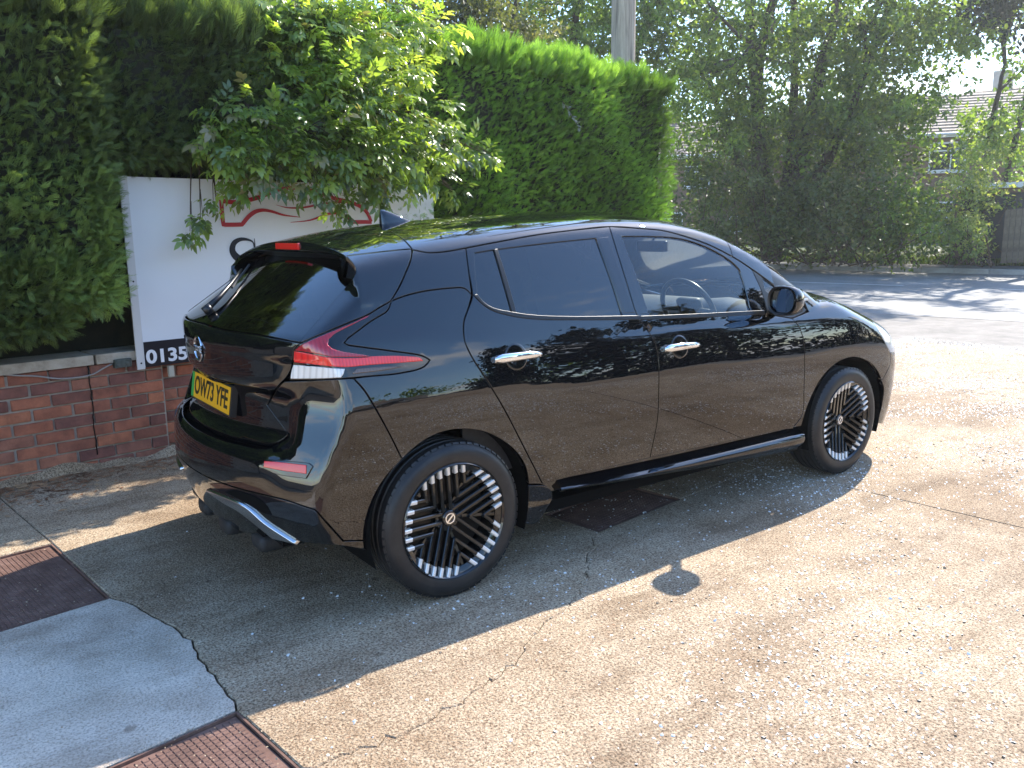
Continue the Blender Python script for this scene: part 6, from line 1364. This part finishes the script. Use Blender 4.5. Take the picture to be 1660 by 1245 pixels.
tree('broadleaf_tree', 'big many-stemmed broadleaf tree filling the sky right of the hedge', b0[:2], [(A_((1228, 150), dT), 0, 0.34, 3.2), (A_((1215, 20), dT+0.6), 0, 0.26, 2.8), (A_((1335, 90), dT-0.4), 0, 0.27, 3.0), (A_((1290, 60), dT+0.5), 0, 0.2, 2.6), (A_((1420, 70), dT-0.3), 0, 0.16, 2.6), (A_((1140, 110), dT+0.4), 0, 0.15, 2.6), (A_((1385, 170), dT-0.6), 0, 0.14, 2.2)],
     M_OAK, 4, 0.46, 27, 0.155, spread=0.62, up=0.05, extra=cloud([(1170, 190, 45, 50, 170), (1300, 205, 80, 32, 260), (1400, 160, 50, 38, 150), (1190, 60, 60, 50, 170), (1320, 60, 80, 45, 200), (1460, 50, 60, 35, 170), (1540, 60, 40, 30, 60), (1330, 130, 120, 60, 200), (1460, 185, 40, 15, 60), (1400, 240, 70, 18, 90), (1400, -60, 160, 50, 160)], dT, 1.5))
b1 = A_((1600, 400), 34)
tree('broadleaf_tree', 'smaller sunlit tree leaning in from the right edge in front of the house', b1[:2], [(A_((1610, 190), 33), 0, 0.16, 1.7), (A_((1665, 150), 33), 0, 0.14, 2.0)], M_OAK, 4, 0.5, 22, 0.17, spread=0.6, up=0.05, tintb=0.62, extra=cloud([(1605, 215, 26, 24, 70), (1650, 250, 16, 40, 50)], 33))
b2 = A_((1760, 380), 31)
tree('pine_tree', 'dark evergreen hanging in at the top right corner', b2[:2], [(A_((1690, -60), 30), 0, 0.22, 1.6)], M_DKLEAF, 3, 0.5, 20, 0.16, spread=0.9, up=-0.15, extra=cloud([(1590, 10, 34, 22, 70), (1640, 30, 14, 26, 26)], 30))
b3 = A_((760, 360), 17)
tree('willow_tree', 'grey-green feathery tree rising behind the hedge left of the pole', b3[:2], [(A_((750, 60), 17), 0, 0.16, 2.0), (A_((830, 50), 17.5), 0, 0.12, 1.8), (A_((690, 40), 17), 0, 0.12, 1.8)], M_WILLOW, 4, 0.30, 30, 0.085, spread=0.6, up=0.1, extra=cloud([(760, 30, 55, 35, 230), (700, 10, 40, 25, 90), (830, 60, 35, 25, 90)], 17, 0.8))
b4 = A_((920, 380), 24)
tree('broadleaf_tree', 'green tree with gaps of sky directly behind the utility pole', b4[:2], [(A_((930, 90), 24), 0, 0.2, 2.4), (A_((1040, 60), 24.5), 0, 0.18, 2.4), (A_((870, 90), 24), 0, 0.14, 2.2)], M_OAK, 4, 0.38, 24, 0.13, spread=0.6, up=0.08, extra=cloud([(900, 50, 40, 35, 140), (970, 60, 40, 30, 110), (1060, 60, 40, 40, 190), (1110, 120, 25, 35, 70), (980, 0, 120, 25, 120)], 24, 1.0))
b5 = A_((200, 380), 16)
tree('broadleaf_tree', 'pale sunlit tree top showing above the left hedge', b5[:2], [(A_((150, -60), 16), 0, 0.18, 1.8), (A_((330, -30), 16), 0, 0.16, 1.8)], M_PALE, 3, 0.4, 30, 0.10, spread=0.7, extra=cloud([(260, -15, 130, 18, 120), (430, -20, 60, 18, 60)], 16))
def bush(label, pxs, d, m, rad, per, size, base_px, name='bush', tintb=None, flat=0.85, jit=0.9, twigs=10):
    bs = A_(base_px, d); base = np.array([bs[0], bs[1], 0.25]); B = empty(name, tuple(base)); tag(B, label, 'bush', 'bushes along the far verge'); C_ = cloud(pxs, d, jit); C_[:, 2] = np.maximum(C_[:, 2], 0.35)
    leaves_at('foliage', C_, RNG.uniform(0.6, 1.2, len(C_))*rad, per, size, m, B, base, flat, tintb)
    mb = MB(); pick = C_[RNG.choice(len(C_), min(twigs, len(C_)), replace=False)]
    for t in pick: foot = base+np.array([*RNG.normal(0, 0.7, 2), 0]); mb.tube([tuple(a-base) for a in catmull([foot, (foot+t)/2+RNG.normal(0, 0.15, 3), t], 4)], list(np.linspace(0.028, 0.010, 9)), 5, caps=False)
    mb.build('stem', M_TWIG, B, smooth=True); return B
bush('dark brown-green thicket just right of the tall hedge below the big tree', [(1150, 330, 34, 45, 90), (1120, 390, 20, 18, 40), (1140, 270, 30, 20, 30)], 27.6, M_BUSH, 0.42, 26, 0.12, (1150, 405), tintb=0.35)
bush('dense mid-green bush on the verge left of centre under the big tree', [(1250, 310, 45, 30, 90), (1240, 380, 40, 22, 60)], 27.2, M_BUSH, 0.45, 26, 0.13, (1250, 410), tintb=0.5)
bush('broad bush with bare stems showing on the verge in the middle', [(1370, 330, 42, 34, 110), (1350, 385, 40, 18, 50)], 27.0, M_BUSH, 0.45, 26, 0.13, (1370, 412), tintb=0.45, twigs=22)
bush('tall ragged bush below the house windows', [(1470, 325, 40, 20, 70), (1480, 375, 38, 22, 70)], 27.0, M_OAK, 0.45, 24, 0.13, (1480, 415), tintb=0.35)
bush('pale yellow-green sunlit bush in front of the garage', [(1585, 300, 28, 24, 70), (1560, 350, 18, 20, 30)], 28.2, M_PALE, 0.34, 26, 0.11, (1580, 415), tintb=0.55)
bush('small bright bush low on the verge at the right', [(1570, 385, 20, 16, 46)], 26.6, M_PALE, 0.26, 26, 0.09, (1570, 420), tintb=0.40)
bush('dark undergrowth filling in behind the verge bushes', [(1200, 350, 60, 30, 90), (1330, 350, 60, 30, 90), (1440, 370, 60, 25, 70), (1240, 260, 70, 25, 60), (1400, 270, 60, 20, 50)], 30.5, M_BUSH, 0.6, 26, 0.18, (1320, 400), tintb=0.2, jit=1.2)
# grass and weeds on the verge
n = 16000; s_ = RNG.uniform(-20, 26, n); d_ = 1.85+np.abs(RNG.normal(0, 1.0, n)); c = KA+s_[:, None]*KD+d_[:, None]*KN
P = np.stack([c[:, 0], c[:, 1], 0.14+0.1*(d_-1.9)], 1); f = np.stack([RNG.normal(0, 0.35, n), RNG.normal(0, 0.35, n), np.ones(n)], 1)
gr = foliage('verge_grass', P, f, RNG.normal(0, 1, (n, 3)), RNG.uniform(0.10, 0.32, n), np.array([(0, -0.06, 0), (0, 0.06, 0), (0.55, 0.08, 0.06), (1, 0, 0.2), (0.55, -0.08, 0.06)])[[0, 1, 2, 3]], np.array([(0, 1, 2, 3)]), leafmat('weed_green', [(0.04, 0.07, 0.012), (0.08, 0.14, 0.02), (0.16, 0.20, 0.05)], 0.4, 0.6, 0.8, 2.0), None)
tag(gr, 'strip of weeds and long grass along the far verge', 'grass')
# ------------------------------------------------------------------ what the car's paint mirrors, behind the photographer
def low_tree(x, y, h, r, label, m=M_OAK, n=46):
    T = empty('broadleaf_tree', (x, y, 0)); tag(T, label, 'tree', 'trees behind the photographer'); mb = MB(); mb.tube([(0, 0, -0.1), (0.1, 0, h*0.35), (0, 0.1, h*0.6)], [0.22, 0.17, 0.10], 8)
    for k in range(5): a = k*1.26; mb.tube([(0, 0.05, h*0.35), (r*0.5*math.cos(a), r*0.5*math.sin(a), h*0.7)], [0.09, 0.03], 6)
    mb.build('trunk', M_BARK, T, smooth=True)
    C_ = np.stack([RNG.normal(0, r*0.45, n), RNG.normal(0, r*0.45, n), h*0.62+RNG.normal(0, h*0.15, n)], 1); leaves_at('crown', C_, RNG.uniform(0.7, 1.2, n)*r*0.28, 40, 0.30, m, T, np.zeros(3))
for i, (x, y, h, r) in enumerate([(-14, -27, 4.2, 2.6), (-5, -30, 5.4, 3.0), (3, -31, 4.6, 2.8), (12, -29, 6.5, 3.4), (19, -27, 7.5, 4.0), (26, -23, 8.5, 4.2), (30, -14, 9, 4.5), (-24, -20, 5, 3.2)]): low_tree(x, y, h, r, ['small round tree at the left end of the row behind the photographer', 'second tree of the row behind the photographer, left of the bungalow', 'low tree just left of the bungalow behind the photographer', 'tree at the right corner of the bungalow behind the photographer', 'tall tree right of the bungalow behind the photographer', 'larger spreading tree near the road behind the photographer', 'biggest tree beside the road behind the photographer', 'lone tree far to the left behind the photographer'][i])
house('bungalow behind the photographer across the forecourt', (6.5, -26), PI, 11, 7, 2.5, [(-3, 1.3, 1.5, 1.1), (0, 1.3, 1.5, 1.1), (3, 1.3, 1.5, 1.1)], 1.9, M_HBR2)['group'] = 'houses behind the photographer'
mb = MB(); mb.box((0, 0, 0.85), (24, 0.05, 1.7)); 
for k in range(13): mb.box((-12+2*k, 0.06, 0.9), (0.1, 0.1, 1.8))
fb = mb.build('close_board_fence', M_FEN); fb.location = (-4, -21.5, 0); tag(fb, 'long dark board fence behind the photographer', 'fence')

for i, (x, y, h) in enumerate([(11.5, -16.5, 6.5), (15, -16, 9), (18.5, -14.5, 10), (22, -12, 9.5), (25, -8.5, 9), (20, -18, 10.5)]):
    T = empty('conifer', (x, y, 0)); tag(T, ['shortest dark conifer at the near end of the screen behind the photographer', 'second dark conifer of the screen behind the photographer', 'dark conifer in the middle of the screen behind the photographer', 'fourth dark conifer of the screen behind the photographer', 'dark conifer of the screen nearest the road behind the photographer', 'tallest dark conifer standing back behind the screen'][i], 'conifer', 'dark conifers behind the photographer')
    mb = MB(); mb.tube([(0, 0, -0.1), (0, 0, h)], [0.22, 0.04], 8); mb.build('trunk', M_BARK, T, smooth=True); t = RNG.uniform(0, 1, 150)**1.3; a = RNG.uniform(0, 2*PI, 150); r_ = 2.3*(1-t)**0.7*RNG.uniform(0.3, 1, 150)
    leaves_at('crown', np.stack([r_*np.cos(a), r_*np.sin(a), 0.3+t*h*0.98], 1), np.full(150, 0.75), 34, 0.28, M_DKLEAF, T, np.zeros(3))
# thin scattering volume added to imitate lens flare washing out the far trees
hz = MB(); hz.box((24, 2, 7.5), (110, 110, 18.0)); ho = hz.build('flare_haze', None, mats=[bpy.data.materials.new('flare_haze_air')]); ho['kind'] = 'stuff'; ho['label'] = 'thin scattering volume added over the whole scene to imitate lens flare'
mm = ho.data.materials[0]; mm.use_nodes = True; mm.node_tree.nodes.clear(); o1 = mm.node_tree.nodes.new('ShaderNodeOutputMaterial'); v1 = mm.node_tree.nodes.new('ShaderNodeVolumePrincipled'); v1.inputs['Color'].default_value = (0.95, 0.97, 1.0, 1); v1.inputs['Density'].default_value = 0.0011; v1.inputs['Anisotropy'].default_value = 0.55
mm.node_tree.links.new(v1.outputs[0], o1.inputs['Volume'])
